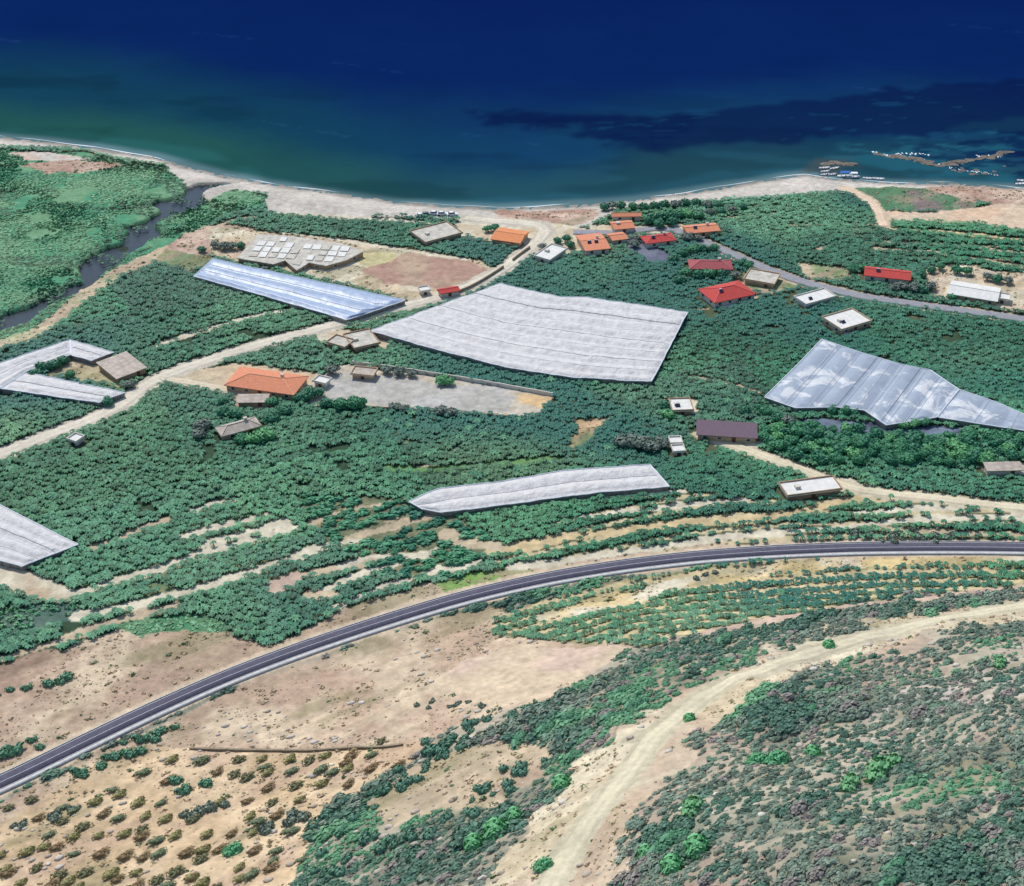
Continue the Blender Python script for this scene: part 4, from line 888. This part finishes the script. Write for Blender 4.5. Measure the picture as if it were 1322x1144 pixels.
# --- scrub on the hill
x, y = cand(1.5, -200, 320, 60, 420, .5, .45); v, px, py = inview(x, y, 90); x, y, px, py = x[v], y[v], px[v], py[v]; _, vg = ground(x, y); c8, s8 = math.cos(math.radians(38)), math.sin(math.radians(38)); hu = (x*c8 + y*s8)*.32; hv = -x*s8 + y*c8; dn = fbm(hu, hv, 8, 333, 4)
k = (vg == SCR) & (dn > .375 - .10*sstep(np.interp(x, HX, HYr) - y - 40 + x*.2, 0, 60) - .12*sstep(px - .3*(1144-py), 820, 1050)*sstep(py, 840, 940)); x, y, px, py, dn = x[k], y[k], px[k], py[k], dn[k]
ss = .4 + .7*rng.random(len(x))**2 + 1.0*sstep(dn, .5, .68)*rng.random(len(x))
hu = (x*c8 + y*s8)*.32; hv = -x*s8 + y*c8; cs = tints(hu, hv, sc(84,120,100), sc(122,138,120), 6, .3, 9); tg = sstep(fbm(hu, hv, 9, 444, 3), .54, .66)[:, None]; cs = cs*(1-tg) + np.array(sc(104,158,116))*tg*(1+.2*(rng.random((len(x),1))-.5))
tp = rng.random(len(x)) < .07; cs[tp] = np.array(sc(146,138,130))
dist = np.sqrt(x**2 + y**2 + (ZC - H(x, y))**2); order = np.argsort(-ss/dist); near = order[:300]; far = order[300:]
o = scatter_mesh('hillside_scrub', T_SHR, x[far], y[far], ss[far], cs[far], stretch=(math.radians(38), 1.8), hs=np.full(len(far), .6)); tag(o, 'grey green scrub covering the rocky hillside at the lower right', 'scrub', kind='stuff')
pal = [leaf_me('hillside_shrub', shrub_t(r_, 130, 1, .85, .24, 5), cc) for cc in (sc(86,122,102), sc(122,138,120), sc(90,144,108), sc(112,164,120), sc(138,132,124))]
def zone(a_, b_):
    px_, py_ = proj(a_, b_, float(H(np.array([a_]), np.array([b_]))[0]))
    tx = np.interp(py_, [780, 840, 870, 930, 985, 1050, 1144], [1322, 1060, 970, 865, 815, 765, 710])
    if px_ < tx: return 'left of the hill track, ' + ('low down' if py_ > 1050 else 'half way up' if py_ > 950 else 'near its upper bend')
    return 'right of the hill track, ' + ('in the upper part' if py_ < 900 else 'half way down' if py_ < 1020 else 'in the bottom right corner' if px_ > 1050 else 'close to its foot')
for i in near:
    j = int(np.argmin([abs(cs[i] - np.array(q)).sum() for q in (sc(86,122,102), sc(122,138,120), sc(90,144,108), sc(112,164,120), sc(138,132,124))]))
    o = single('hillside_shrub', pal[j], x[i], y[i], ss[i]*1.05, math.radians(38)+rng.normal()*.2, ('grey green', 'pale dusty', 'green', 'light green', 'brownish grey')[j] + ' hillside shrub ' + zone(x[i], y[i]), 'shrub', 'large shrubs on the rocky hillside'); o.scale.x *= 1.8; o.scale.z *= .65
# --- loose pale stones
def stone_t(r):
    V = []; 
    for z_, rr in ((-.2, .8), (.25, 1.0), (.6, .45)):
        for j in range(6): V.append((rr*r.uniform(.75,1.2)*math.cos(j*math.tau/6), rr*r.uniform(.7,1.1)*math.sin(j*math.tau/6), z_*r.uniform(.7,1.2)))
    F_ = [(a_*6+j, a_*6+(j+1)%6, (a_+1)*6+(j+1)%6, (a_+1)*6+j) for a_ in range(2) for j in range(6)] + [(12,13,14,15), (15,16,17,12)]
    return np.array(V), np.array(F_)
x, y = cand(2.3, -200, 320, 60, 420, .9, .48); v, px, py = inview(x, y, 60); x, y = x[v], y[v]; _, vg = ground(x, y)
k = np.isin(vg, [SCR, TUFT]) & (np.interp(x, HX, HYr) - y > 12) & (fbm(x*.6+y*.2, y*1.6, 9, 915, 4) > .54); x, y = x[k], y[k]
T_ST = [stone_t(r_) for _ in range(5)]
o = scatter_mesh('loose_stones', T_ST, x, y, .15+.55*rng.random(len(x))**3, tints(x, y, sc(206,198,184), sc(180,168,152), 8, .15, 11), stretch=(math.radians(24), 1.5)); o.data.materials[0] = M['stonev']; tag(o, 'loose pale stones strewn over the dry hillside', 'stones', kind='stuff')
# --- bright green shrubs on the hill
pg = [leaf_me('green_shrub', shrub_t(r_, 220, 1, .8, .2, 6), cc) for cc in (sc(112,180,122), sc(126,184,128), sc(96,168,116))]
for (bx, by, s_) in ((640,1076,3.2),(612,1092,2.6),(665,1056,2.4),(725,1015,2.6),(1070,835,2.0),(900,1098,3.0),(868,1122,2.6),(1000,985,2.4),(1130,1004,3.0),(1150,992,2.2),(1095,1018,2.2),(890,1050,2.4),(975,985,2.0),(300,1100,2.0),(890,930,1.8),(1050,975,2.2),(700,1120,1.8),(835,1105,2.2),(1290,860,1.8)):
    q = U([(bx, by)])[0]; o = single('green_shrub', pg[int(rng.integers(3))], q[0], q[1], s_*.8, math.radians(38), 'bright green spreading shrub, ' + ('the one by the olive grove' if bx < 350 else 'in the clump left of the foot of the hill track' if bx < 740 else 'on the upper stretch of the hill track' if by < 945 else 'in the middle of the rocky hillside' if by < 1030 else 'low on the rocky hillside'), 'shrub', 'bright green shrubs on the hillside'); o.scale.x *= 1.5
# --- dark green belts of shrubs (edge of the grove, highway bank, hill belts)
BELT = []
def belt(P, n, wdt, s0, s1, tint, where='in the belt along the dry bank'):
    n = int(n*.68)
    L = resample(U(P)[:, :2], n)
    for p in L: BELT.append((p[0]+rng.normal()*wdt, p[1]+rng.normal()*wdt, rng.uniform(s0, s1), tint, where))
belt([(100,1000),(150,975),(190,955),(225,940)], 26, .8, .8, 1.6, 0, 'on the near bank of the highway at the left')
belt([(400,1085),(440,1055),(480,1035),(520,1010),(560,975),(600,950)], 60, 1.8, .8, 1.7, 1, 'in the belt at the right rim of the olive grove')
belt([(560,960),(640,925),(720,905),(800,875),(850,845),(900,830)], 70, 1.2, .7, 1.4, 1, 'in the belt below the dry plot')
belt([(860,850),(960,820),(1100,795),(1240,775)], 70, 1.5, .6, 1.3, 1, 'in the belt between the terraces and the hill track')
belt([(380,1144),(440,1110),(520,1085),(580,1060),(640,1020),(700,990)], 60, 2.2, .7, 1.6, 1, 'in the belt left of the foot of the hill track')
belt([(0,895),(60,884),(90,878)], 10, .8, .8, 1.6, 0, 'on the bare slope above the highway at the left edge'); belt([(0,975),(50,962)], 8, 1, 1, 1.8, 0, 'in the clump beside the highway at the left edge'); belt([(220,1020),(262,1015)], 8, .8, 1, 1.7, 0, 'in the green clump inside the olive grove')
belt([(240,1048),(285,1040)], 8, .8, 1, 1.5, 2, 'in the middle clump of the olive grove'); belt([(340,1070),(395,1052)], 8, .8, 1, 1.6, 2, 'in the right clump of the olive grove'); belt([(0,1075),(60,1058),(110,1042)], 14, .9, .7, 1.3, 2, 'in the strip at the left edge of the olive grove')
belt([(800,852),(840,848),(870,838)], 10, .8, .6, 1.1, 0, 'at the right corner of the dry plot'); belt([(900,748),(925,742)], 5, .5, .6, 1, 2, 'alone in the yellow terrace')
belt([(1100,692),(1160,694),(1230,696)], 36, 1.2, .8, 1.5, 2, 'just above the highway at the right'); belt([(540,912),(600,908),(660,915)], 18, .8, .4, .8, 2, 'in the low strip under the dry plot')
pb = [[leaf_me('bank_shrub', shrub_t(r_, 110, 1, .8, .26, 5), cc) for _ in range(2)] for cc in (sc(96,144,112), sc(96,140,116), sc(128,142,124))]
for bx, by, s_, t_, wh_ in BELT:
    o = single('bank_shrub', pb[t_][int(rng.integers(2))], bx, by, s_, math.radians(36)+rng.normal()*.3, ('deep green', 'teal green', 'grey green')[t_] + ' shrub ' + wh_, 'shrub', 'shrubs ' + wh_); o.scale.x *= 1.3
# --- trees: crown + trunk
def tree_proto(cname, col, n=260, hgt=.85, size=.22, lobes=6, trunk=.5):
    V, F_ = shrub_t(r_, n, 1, hgt, size, lobes); V = V.copy(); V[:, 2] += trunk*.6
    return leaf_me('crown', (V, F_), col), trunk
def trunk_me(h_, r0):
    m = MB(); m.tube([(0,0,-.15),(.03,.02,h_*.5),(0,.05,h_)], [r0, r0*.75, r0*.5], 6)
    for a_ in (0, 2.1, 4.2): m.tube([(0,.05,h_*.6),(.25*math.cos(a_),.25*math.sin(a_),h_*1.15)], [r0*.5, r0*.2], 5)
    me = bpy.data.meshes.new('trunk'); me.from_pydata(m.v, [], m.f); me.materials.append(M['bark']); return me
def put_tree(name, crown, trunk, x, y, s, rz, label, cat, group, sx=1.0, sz=1.0):
    r = empty(name, (x, y, float(H(np.array([x]), np.array([y]))[0])), rz); r.scale = (s*sx, s, s*sz*(.85 if name == 'olive_tree' else .75)); tag(r, label, cat, group)
    link('crown', crown, r); link('trunk', trunk, r); return r
tr_s = trunk_me(.5, .07)
ol = [tree_proto('c', cc, 150, .62, .22, 4, .35)[0] for cc in (sc(146,142,92), sc(128,128,90), sc(146,124,88), sc(118,132,98))]
OZ1 = [(880,265),(1240,185),(1050,180),(690,370),(730,395),(1030,310),(580,440),(390,475),(845,445),(990,445),(240,535),(460,490),(390,550),(640,510),(890,525),(1010,545),(730,540),(510,585),(310,640),(600,645),(870,600),(450,650),(760,635),(870,650),(960,680),(1070,645),(270,715),(350,715),(165,745),(455,760),(620,755),(770,770),(880,775),(980,755),(1140,750),(1240,730),(230,835),(370,880),(40,855),(530,865),(680,880),(830,870),(1070,860),(960,910),(1170,900),(130,930),(420,925),(320,950),(480,955),(840,950),(1030,950),(1230,935),(1190,540),(720,910),(1230,780),(200,420),(60,470)]
OZ2 = [(130,200),(210,255),(320,190),(435,190),(455,235),(580,190),(680,195),(760,175),(295,265),(465,260),(595,255),(360,280),(750,245),(900,170),(1005,172),(870,210),(880,240),(1000,240),(1145,222),(805,262),(885,320),(615,325),(740,320),(470,340),(360,410),(490,412),(630,400),(215,412),(375,487),(515,482),(420,520),(390,570),(280,577),(80,497),(50,680),(130,660),(215,660),(150,580),(515,668),(500,715),(485,755),(645,715),(320,750),(320,810),(400,665),(10,765),(75,805),(130,835),(590,570),(1050,95),(200,850),(690,548),(390,790)]
for (a_, b_), s_, off in [(p, 4.72, (0, 940)) for p in OZ1] + [(p, 4.006, (230, 930)) for p in OZ2] + [((i*13 % 9, 0), 1, (-40 + i*16 % 90 - 30, 1090 + (i*23) % 80)) for i in range(10)]:
    q = U([(off[0] + a_/s_, off[1] + b_/s_ + 4)])[0]
    oi = int(rng.integers(4)); put_tree('olive_tree', ol[oi], tr_s, q[0], q[1], rng.uniform(.85, 1.2), math.radians(36)+rng.normal()*.15, ('yellowish', 'olive brown', 'rusty brown', 'grey green')[oi] + ' olive tree in the sandy grove, ' + ('along its upper wall' if off[1] + b_/s_ < 985 else 'in its lowest rows' if off[1] + b_/s_ > 1110 else 'in its left part' if off[0] + a_/s_ < 130 else 'in its middle' if off[0] + a_/s_ < 280 else 'near the green belt at its right'), 'olive tree', 'olive trees in the sandy grove at the lower left', 1.85)
tb = [tree_proto('c', cc, 420, .9, .17, 8, .6)[0] for cc in (sc(58,124,92), sc(104,170,112), sc(112,126,114), sc(74,142,100))]
tr_b = trunk_me(.6, .07)
def trees(L, group, label):
    for (bx, by, s_, t_) in L:
        q = U([(bx, by)])[0]; 
        if any(inpoly(np.array([q[0]]), np.array([q[1]]), P)[0] for P in FOOT): q = U([(bx+6, by+5)])[0]
        lb_ = label
        if group.startswith('trees of the copse'): lb_ = ('dark green', 'bright green', 'grey', 'mid green')[t_] + ' tree in the copse below the fan shaped greenhouse, ' + ('left end' if bx < 1050 else 'middle' if bx < 1180 else 'right part')
        put_tree('broadleaf_tree', tb[t_], tr_b, q[0], q[1], s_, rng.random()*6.3, lb_, 'tree', group)
trees([(400,513,3.2,0),(412,512,2.6,0),(385,514,2.6,0),(455,528,3.4,3),(438,528,3.0,3),(425,526,2.6,0),(468,527,2.6,3)], 'trees on the lower edge of the farm yard', 'rounded green tree on the lower edge of the farm yard')
trees([(571,495,2.6,1),(578,496,2.2,1)], 'bright bushes on the upper edge of the concrete yard', 'bright green bushy tree on the upper edge of the concrete yard')
trees([(430,482,2.6,2),(500,482,2.2,2),(515,484,2.4,2),(532,486,2.0,2),(510,530,2.2,2),(522,532,2.0,2),(570,535,2.4,2),(582,537,2.2,2)], 'grey dark trees round the concrete yard', 'grey leaved dark tree at the rim of the concrete yard')
trees([(42,482,2.4,0),(55,479,2.6,0),(68,476,2.6,0),(80,470,2.4,0),(90,488,2.2,3),(170,500,2.0,2),(158,496,1.8,2),(140,522,2.4,0)], 'trees round the angled greenhouse courtyard', 'small tree at the courtyard of the angled greenhouse')
trees([(330,572,3.2,1),(345,567,3.0,1),(315,573,2.6,3),(262,556,3.0,2),(258,566,2.6,2),(290,535,2.4,0),(350,545,2.6,0),(366,536,2.6,0),(305,540,2.4,0),(290,522,2.0,0),(345,520,2.4,3)], 'trees round the grey brown house', 'tree crowding round the grey brown house in the orchard')
trees([(290,322,2.6,2),(300,322,2.4,2),(312,320,2.2,0),(278,320,2.2,2),(260,325,2,0)], 'trees beside the derelict shed', 'dark bushy tree at the left end of the derelict shed')
trees([(630,300,2.2,3),(640,298,2.2,3),(720,315,2.2,0),(730,312,2.4,3),(700,322,2.0,2),(736,320,2.2,0)], 'trees round the orange house by the beach', 'tree near the bright orange house and white house')
trees([(780,272,2.6,0),(790,270,2.8,2),(802,269,2.8,0),(815,271,2.6,3),(832,272,2.8,0),(845,270,2.6,0),(858,268,2.8,0),(872,268,2.6,2),(885,266,2.6,0),(898,266,2.6,0),(912,268,2.4,2),(926,268,2.6,0),(838,288,3.2,0),(848,286,3.4,0),(860,285,3.4,0),(872,283,3.0,0),(852,293,3.0,0),(866,291,3.0,0),(886,281,3.0,1),(900,283,2.8,3),(915,278,2.4,2),(930,276,2.4,0),(945,274,2.4,2),(958,270,2.4,0),
 (812,314,2.4,2),(820,312,2.2,2),(880,306,2.4,2),(888,310,2.6,2),(895,306,2.0,2)], 'trees among the village houses', 'leafy tree among the orange and red village houses')
trees([(880,330,2.6,0),(895,328,2.8,3),(908,326,2.8,0),(920,324,2.4,3),(870,338,2.6,0),(960,343,2.6,0),(968,347,2.4,3),(885,358,2.8,3),(900,360,3.0,0),(915,358,3.0,3),(930,358,2.6,0),(945,354,2.4,2),(880,366,2.6,0)], 'trees round the dusty red house', 'green tree close round the dusty red house')
trees([(1114,350,2.4,3),(1100,352,2.4,3),(1154,376,3.0,2),(1166,375,2.8,2),(1178,377,3.0,2),(1190,379,2.6,0),(1200,374,2.6,2),(1190,358,2.4,0),(1203,352,2.2,0),(1212,348,2.0,3),(1236,353,2.6,3),(1246,354,2.6,3),(1275,362,2.4,2),(1288,364,2.6,0),(1300,366,2.2,2),(1228,388,2.0,3)], 'trees round the barn yard', 'tree at the edge of the bare yard between red house and long barn')
trees([(805,577,3.2,2),(817,578,3.4,2),(830,580,3.4,2),(842,583,3.2,2),(852,578,2.8,2),(858,528,2.4,0),(862,540,2.4,1)], 'dark grey trees left of the huts', 'dark grey leaved tree left of the tiny white huts')
cop = []
cp = [(988,556),(1040,552),(1120,560),(1200,566),(1322,562),(1322,592),(1240,604),(1150,600),(1060,600),(1000,588),(975,575)]
CP = np.array(cp, float); rr2 = random.Random(4)
while len(cop) < 120:
    a_, b_ = rr2.uniform(970, 1335), rr2.uniform(545, 606)
    if inpoly(np.array([a_]), np.array([b_]), CP)[0] and all((a_-q[0])**2 + ((b_-q[1])*2)**2 > 130 for q in cop): cop.append((a_, b_, rr2.uniform(1.7, 3.0), rr2.choice([0,0,3,0,3,1])))
    elif rr2.random() < .002: break
trees(cop, 'trees of the copse below the fan shaped greenhouse', 'green tree in the copse below the fan shaped grey greenhouse')
trees([(1075,533,2.2,0),(1090,534,2.2,3),(1105,536,2.0,0),(1165,553,2.0,1),(1180,551,2.2,1),(1195,550,2.0,3),(978,532,2.4,0),(990,536,2.4,3),(1004,545,2.6,0),(1018,548,2.6,2),(960,535,2.4,0)], 'bushes at the foot of the fan shaped greenhouse', 'bushy tree hard against the foot of the fan shaped greenhouse')

# ------------------------------------------------------------------ walls
def wall(px, h, w_, m, label, name='stone_wall', cat='wall'):
    L = U(px)[:, :2]; R, N, V = ribbon(L, w_/2, h, 2, 1.2); c_ = V.reshape(-1, 3).mean(0)
    n = V.shape[0]; top = V; bot = V.copy(); bot[:, :, 2] -= h + .5
    top = top.copy(); top[:, :, 2] += (vn(np.arange(n)*.8, np.zeros(n), 3) - .5)[:, None]*.12
    mb = MB()
    for i in range(n-1):
        a0, a1 = top[i, 0], top[i, 1]; b0, b1 = top[i+1, 0], top[i+1, 1]; c0, c1 = bot[i, 0], bot[i, 1]; d0_, d1_ = bot[i+1, 0], bot[i+1, 1]
        for q in ((a0,a1,b1,b0),(a0,b0,d0_,c0),(a1,c1,d1_,b1)): mb.quad(*[tuple(p) for p in q])
    for i in (0, n-1): mb.quad(tuple(top[i,0]), tuple(bot[i,0]), tuple(bot[i,1]), tuple(top[i,1]))
    o = mb.build(name, M[m], off=tuple(c_)); o.location = tuple(c_); tag(o, label, cat); return o
wall([(590,379),(610,371),(632,358),(650,346)], 1.0, .4, 'stone', 'dark stone wall along the upper side of the coast track, the lower stretch')
wall([(662,337),(672,329),(684,321)], 1.0, .4, 'stone', 'dark stone wall beside the coast track, the short stretch near the white flat roofed house')
wall([(245,967),(300,969),(360,970),(420,969),(470,966),(520,962)], .5, .5, 'stone', 'low brown field wall between the dry slope and the olive grove')
wall([(455,470),(520,479),(580,488),(640,498),(716,512)], 1.2, .3, 'wallw', 'pale plastered wall along the upper side of the concrete yard', 'plaster_wall')
wall([(470,527),(540,532),(610,536),(680,541)], .9, .3, 'wallb', 'low brown wall along the lower side of the concrete yard', 'plaster_wall')
wall([(640,316),(665,321),(672,319)], 1.4, .3, 'wallb', 'brown yard wall in front of the bright orange house', 'plaster_wall')

# ------------------------------------------------------------------ reef, foam
def rock(px, s, flat=.35, name='reef_rock', label='', el=1.0, ang=0):
    q = unproj([px], 0)[0]; k = 9; V = []; F_ = []; rr = random.Random(int(px[0]*7+px[1]))
    for i in range(5):
        ph = i/4*math.pi/2
        for j in range(k):
            a_ = j*math.tau/k; R_ = s*math.cos(ph)*(1+rr.uniform(-.3,.3)) if i < 4 else s*.15
            xx, yy_ = R_*math.cos(a_)*el, R_*math.sin(a_); ca, sa = math.cos(ang), math.sin(ang)
            V.append((xx*ca - yy_*sa, xx*sa + yy_*ca, -.4 + s*flat*math.sin(ph)*(1+rr.uniform(-.25,.25)) + .3))
    for i in range(4):
        for j in range(k): F_.append((i*k+j, i*k+(j+1)%k, (i+1)*k+(j+1)%k, (i+1)*k+j))
    mb = MB(); mb.v = V; mb.f = F_ + [tuple(4*k+j for j in range(k))]
    o = mb.build(name, M['reef']); o.location = (q[0], q[1], 0); tag(o, label, 'rock', 'rocks of the reef off the right shore'); return o
rp = resample(np.array([(1136,200,0),(1160,203,0),(1185,206,0),(1200,211,0),(1216,215,0),(1232,209,0),(1262,206,0),(1285,202,0),(1298,196,0)], float), 44)
for i, p in enumerate(rp): rock((p[0]+random.uniform(-3,3), p[1]+random.uniform(-1.2,1.2)), random.uniform(.6, 1.7), .3, label='brown grey reef rock breaking the sea surface off the right shore', el=2.1, ang=random.uniform(-.5,.5))
for i in range(14): rock((random.uniform(1225,1300), 208+random.uniform(0,18)), random.uniform(.6,1.3), .35, label='brown grey reef rock breaking the sea surface off the right shore')
for i in range(7): rock((1068+random.uniform(0,36), 209+random.uniform(-1.5,3)), random.uniform(1,2.2), .25, label='brown grey reef rock breaking the sea surface off the right shore', el=1.6)
fm = MB()
def foam(px, hw_, seed):
    global fm
    L = resample(np.concatenate([unproj(px, 0.03)], 0), 160); n = len(L); k = len(fm.v)
    T = np.gradient(L[:, :2], axis=0); T /= np.linalg.norm(T, axis=1, keepdims=True); N = np.stack([-T[:,1], T[:,0]], 1)
    for i in range(n):
        ww = hw_*max(0.0, 2.2*(float(vn(np.array(i*.35), np.array(seed*1.), 3)) - .35)); o_ = (float(vn(np.array(i*.2), np.array(seed+9.), 3))-.5)*2
        for s_ in (-1, 1): fm.v.append((L[i,0]+N[i,0]*(o_+s_*ww), L[i,1]+N[i,1]*(o_+s_*ww), .03))
    for i in range(n-1): fm.f.append((k+2*i, k+2*i+1, k+2*i+3, k+2*i+2))
foam([(1122,196),(1150,201),(1180,203),(1200,209),(1214,213)], .9, 1); foam([(1155,199),(1190,198),(1200,201)], .7, 2); foam([(1260,201),(1292,202)], .7, 3)
foam([(1225,216),(1250,220),(1290,226)], .4, 5)
tag(fm.build('foam', M['foam']), 'white surf foam breaking along the reef', 'foam', kind='stuff')
# thin surf line along the beach
fm = MB(); L = np.array([(a_, b_-1.0) for a_, b_ in SHORE]); foam(list(map(tuple, resample(L, 260))), .28, 7)
tag(fm.build('surf', M['foam']), 'thin white surf line along the beach', 'surf', kind='stuff')

# ------------------------------------------------------------------ boats
def boat(px, L, ang, label, canopy=None, group='small boats moored in the shallow cove'):
    q = unproj([px], 0)[0]; r = empty('boat', (q[0], q[1], 0), ang); tag(r, label, 'boat', group)
    V = []; F_ = []; n = 9; sec = []
    for i in range(n):
        t = i/(n-1); wv = .30*L*(.62 + .38*min(1, t*2.2)) * (1 - max(0, (t-.45)/.55)**2.2) ; wv = max(wv, .02); sh_ = .45 + .35*max(0, t-.5)**1.5*2
        xx = (t-.5)*L
        V += [(xx, -wv/2, sh_), (xx*.97, -wv*.32, -.12), (xx*.97, wv*.32, -.12), (xx, wv/2, sh_), (xx*.95, wv*.40, sh_-.05), (xx*.93, wv*.30, sh_-.16), (xx*.93, -wv*.30, sh_-.16), (xx*.95, -wv*.40, sh_-.05)]
    for i in range(n-1):
        for j in range(8): F_.append((i*8+j, i*8+(j+1)%8, (i+1)*8+(j+1)%8, (i+1)*8+j))
    F_ += [tuple(reversed(range(8))), tuple((n-1)*8+j for j in range(8))]
    mb = MB(); mb.v = V; mb.f = F_; mb.build('hull', M['white'], r)
    for tx in (-.22, .05):
        b_ = MB(); b_.box(tx*L, 0, .42, .22, .24*L, .05); b_.build('thwart', M['wood'], r)
    en = MB(); en.box(-L*.5-.1, 0, .55, .3, .28, .6); en.build('outboard_motor', M['tyre'], r)
    if canopy:
        cb_ = MB(); cb_.box(0, 0, 1.9, L*.6, .3*L, .08); co = cb_.build('canopy', M[canopy], r)
        pl = MB()
        for sx in (-.26, .26):
            for sy in (-.12, .12): pl.box(sx*L, sy*L, 1.15, .06, .06, 1.45)
        pl.build('canopy_frame', M['frame'], co)
for p, L, an, lb, cn in (((1064,217.5),4.6,.1,'white open boat farthest out of the cluster by the rocky point',None),((1077,218),4.4,.35,'white open boat beside the farthest one, nearer the reef rock',None),((1065,222),4.0,.2,'white open boat in the middle of the cluster by the rocky point',None),
 ((1065,226),4.0,.15,'white open boat nearest the sand in the cluster',None),((1074,226),3.8,.3,'white open boat between the cluster and the blue canopy boat',None),((1091,228),6.5,.02,'broad white boat with a blue canopy','blue'),((1101,229),5.5,.0,'white boat under a white canopy tied beside the blue canopy boat','white'),
 ((1120,231),4.2,-.3,'white open boat alone right of the canopy boats, the left of two',None),((1134,231.5),4.8,-.25,'white open boat alone right of the canopy boats, the right of two',None),((1318,238),5.0,.1,'white boat at the right edge close to the shore',None),((1320,234),4.6,-.2,'white boat at the right edge, farther out',None)):
    boat(p, L, an, lb, cn)
# ------------------------------------------------------------------ cars by the beach
def car(px, ang, m, label, s=1.0):
    q = U([px])[0]; r = empty('parked_car', (q[0], q[1], q[2]+.02), ang); tag(r, label, 'car', 'cars parked at the beach'); r.scale = (s, s, s)
    b_ = MB(); prof = [(-2.1,.35),(-2.1,.85),(-1.6,.98),(-1.3,1.02),(1.0,1.0),(1.9,.82),(2.1,.6),(2.1,.35)]
    k = len(prof); b_.v = [(x_, -.85, z_) for x_, z_ in prof] + [(x_, .85, z_) for x_, z_ in prof]
    b_.f = [tuple(range(k)), tuple(reversed(range(k, 2*k)))] + [((i+1)%k, i, k+i, k+(i+1)%k) for i in range(k)]; b_.build('body', M[m], r)
    c_ = MB(); c_.v = [(-1.5,-.8,1.0),(1.0,-.8,1.0),(1.0,.8,1.0),(-1.5,.8,1.0),(-1.1,-.62,1.48),(.35,-.62,1.48),(.35,.62,1.48),(-1.1,.62,1.48)]
    c_.f = [(0,1,5,4),(1,2,6,5),(2,3,7,6),(3,0,4,7),(4,5,6,7)]; co = c_.build('cabin_glass', M['glass'], r)
    rf = MB(); rf.box(-.38, 0, 1.5, 1.5, 1.26, .06); rf.build('car_roof', M[m], r)
    for wx in (-1.3, 1.3):
        for wy in (-.86, .86):
            t_ = MB(); t_.tube([(wx, wy-.1, .33), (wx, wy+.1, .33)], .33, 10); t_.build('wheel', M['tyre'], r)
for p, an, m, lb in (((544,280.5),.1,'white','white car parked behind the beach, leftmost of the row'),((550,278.5),.2,'seam','silver car parked behind the beach beside the leftmost white one'),((561,277.5),.0,'white','white car parked in the middle of the beach row'),((571,278),.1,'seam_l','pale car parked right of the middle of the beach row'),((584,278.5),.1,'white','white car parked at the beach, rightmost of the row'),
 ((1290,389),.4,'white','white car parked beside the small annex of the long barn')):
    car(p, an, m, lb)
print('objects', len(bpy.data.objects))
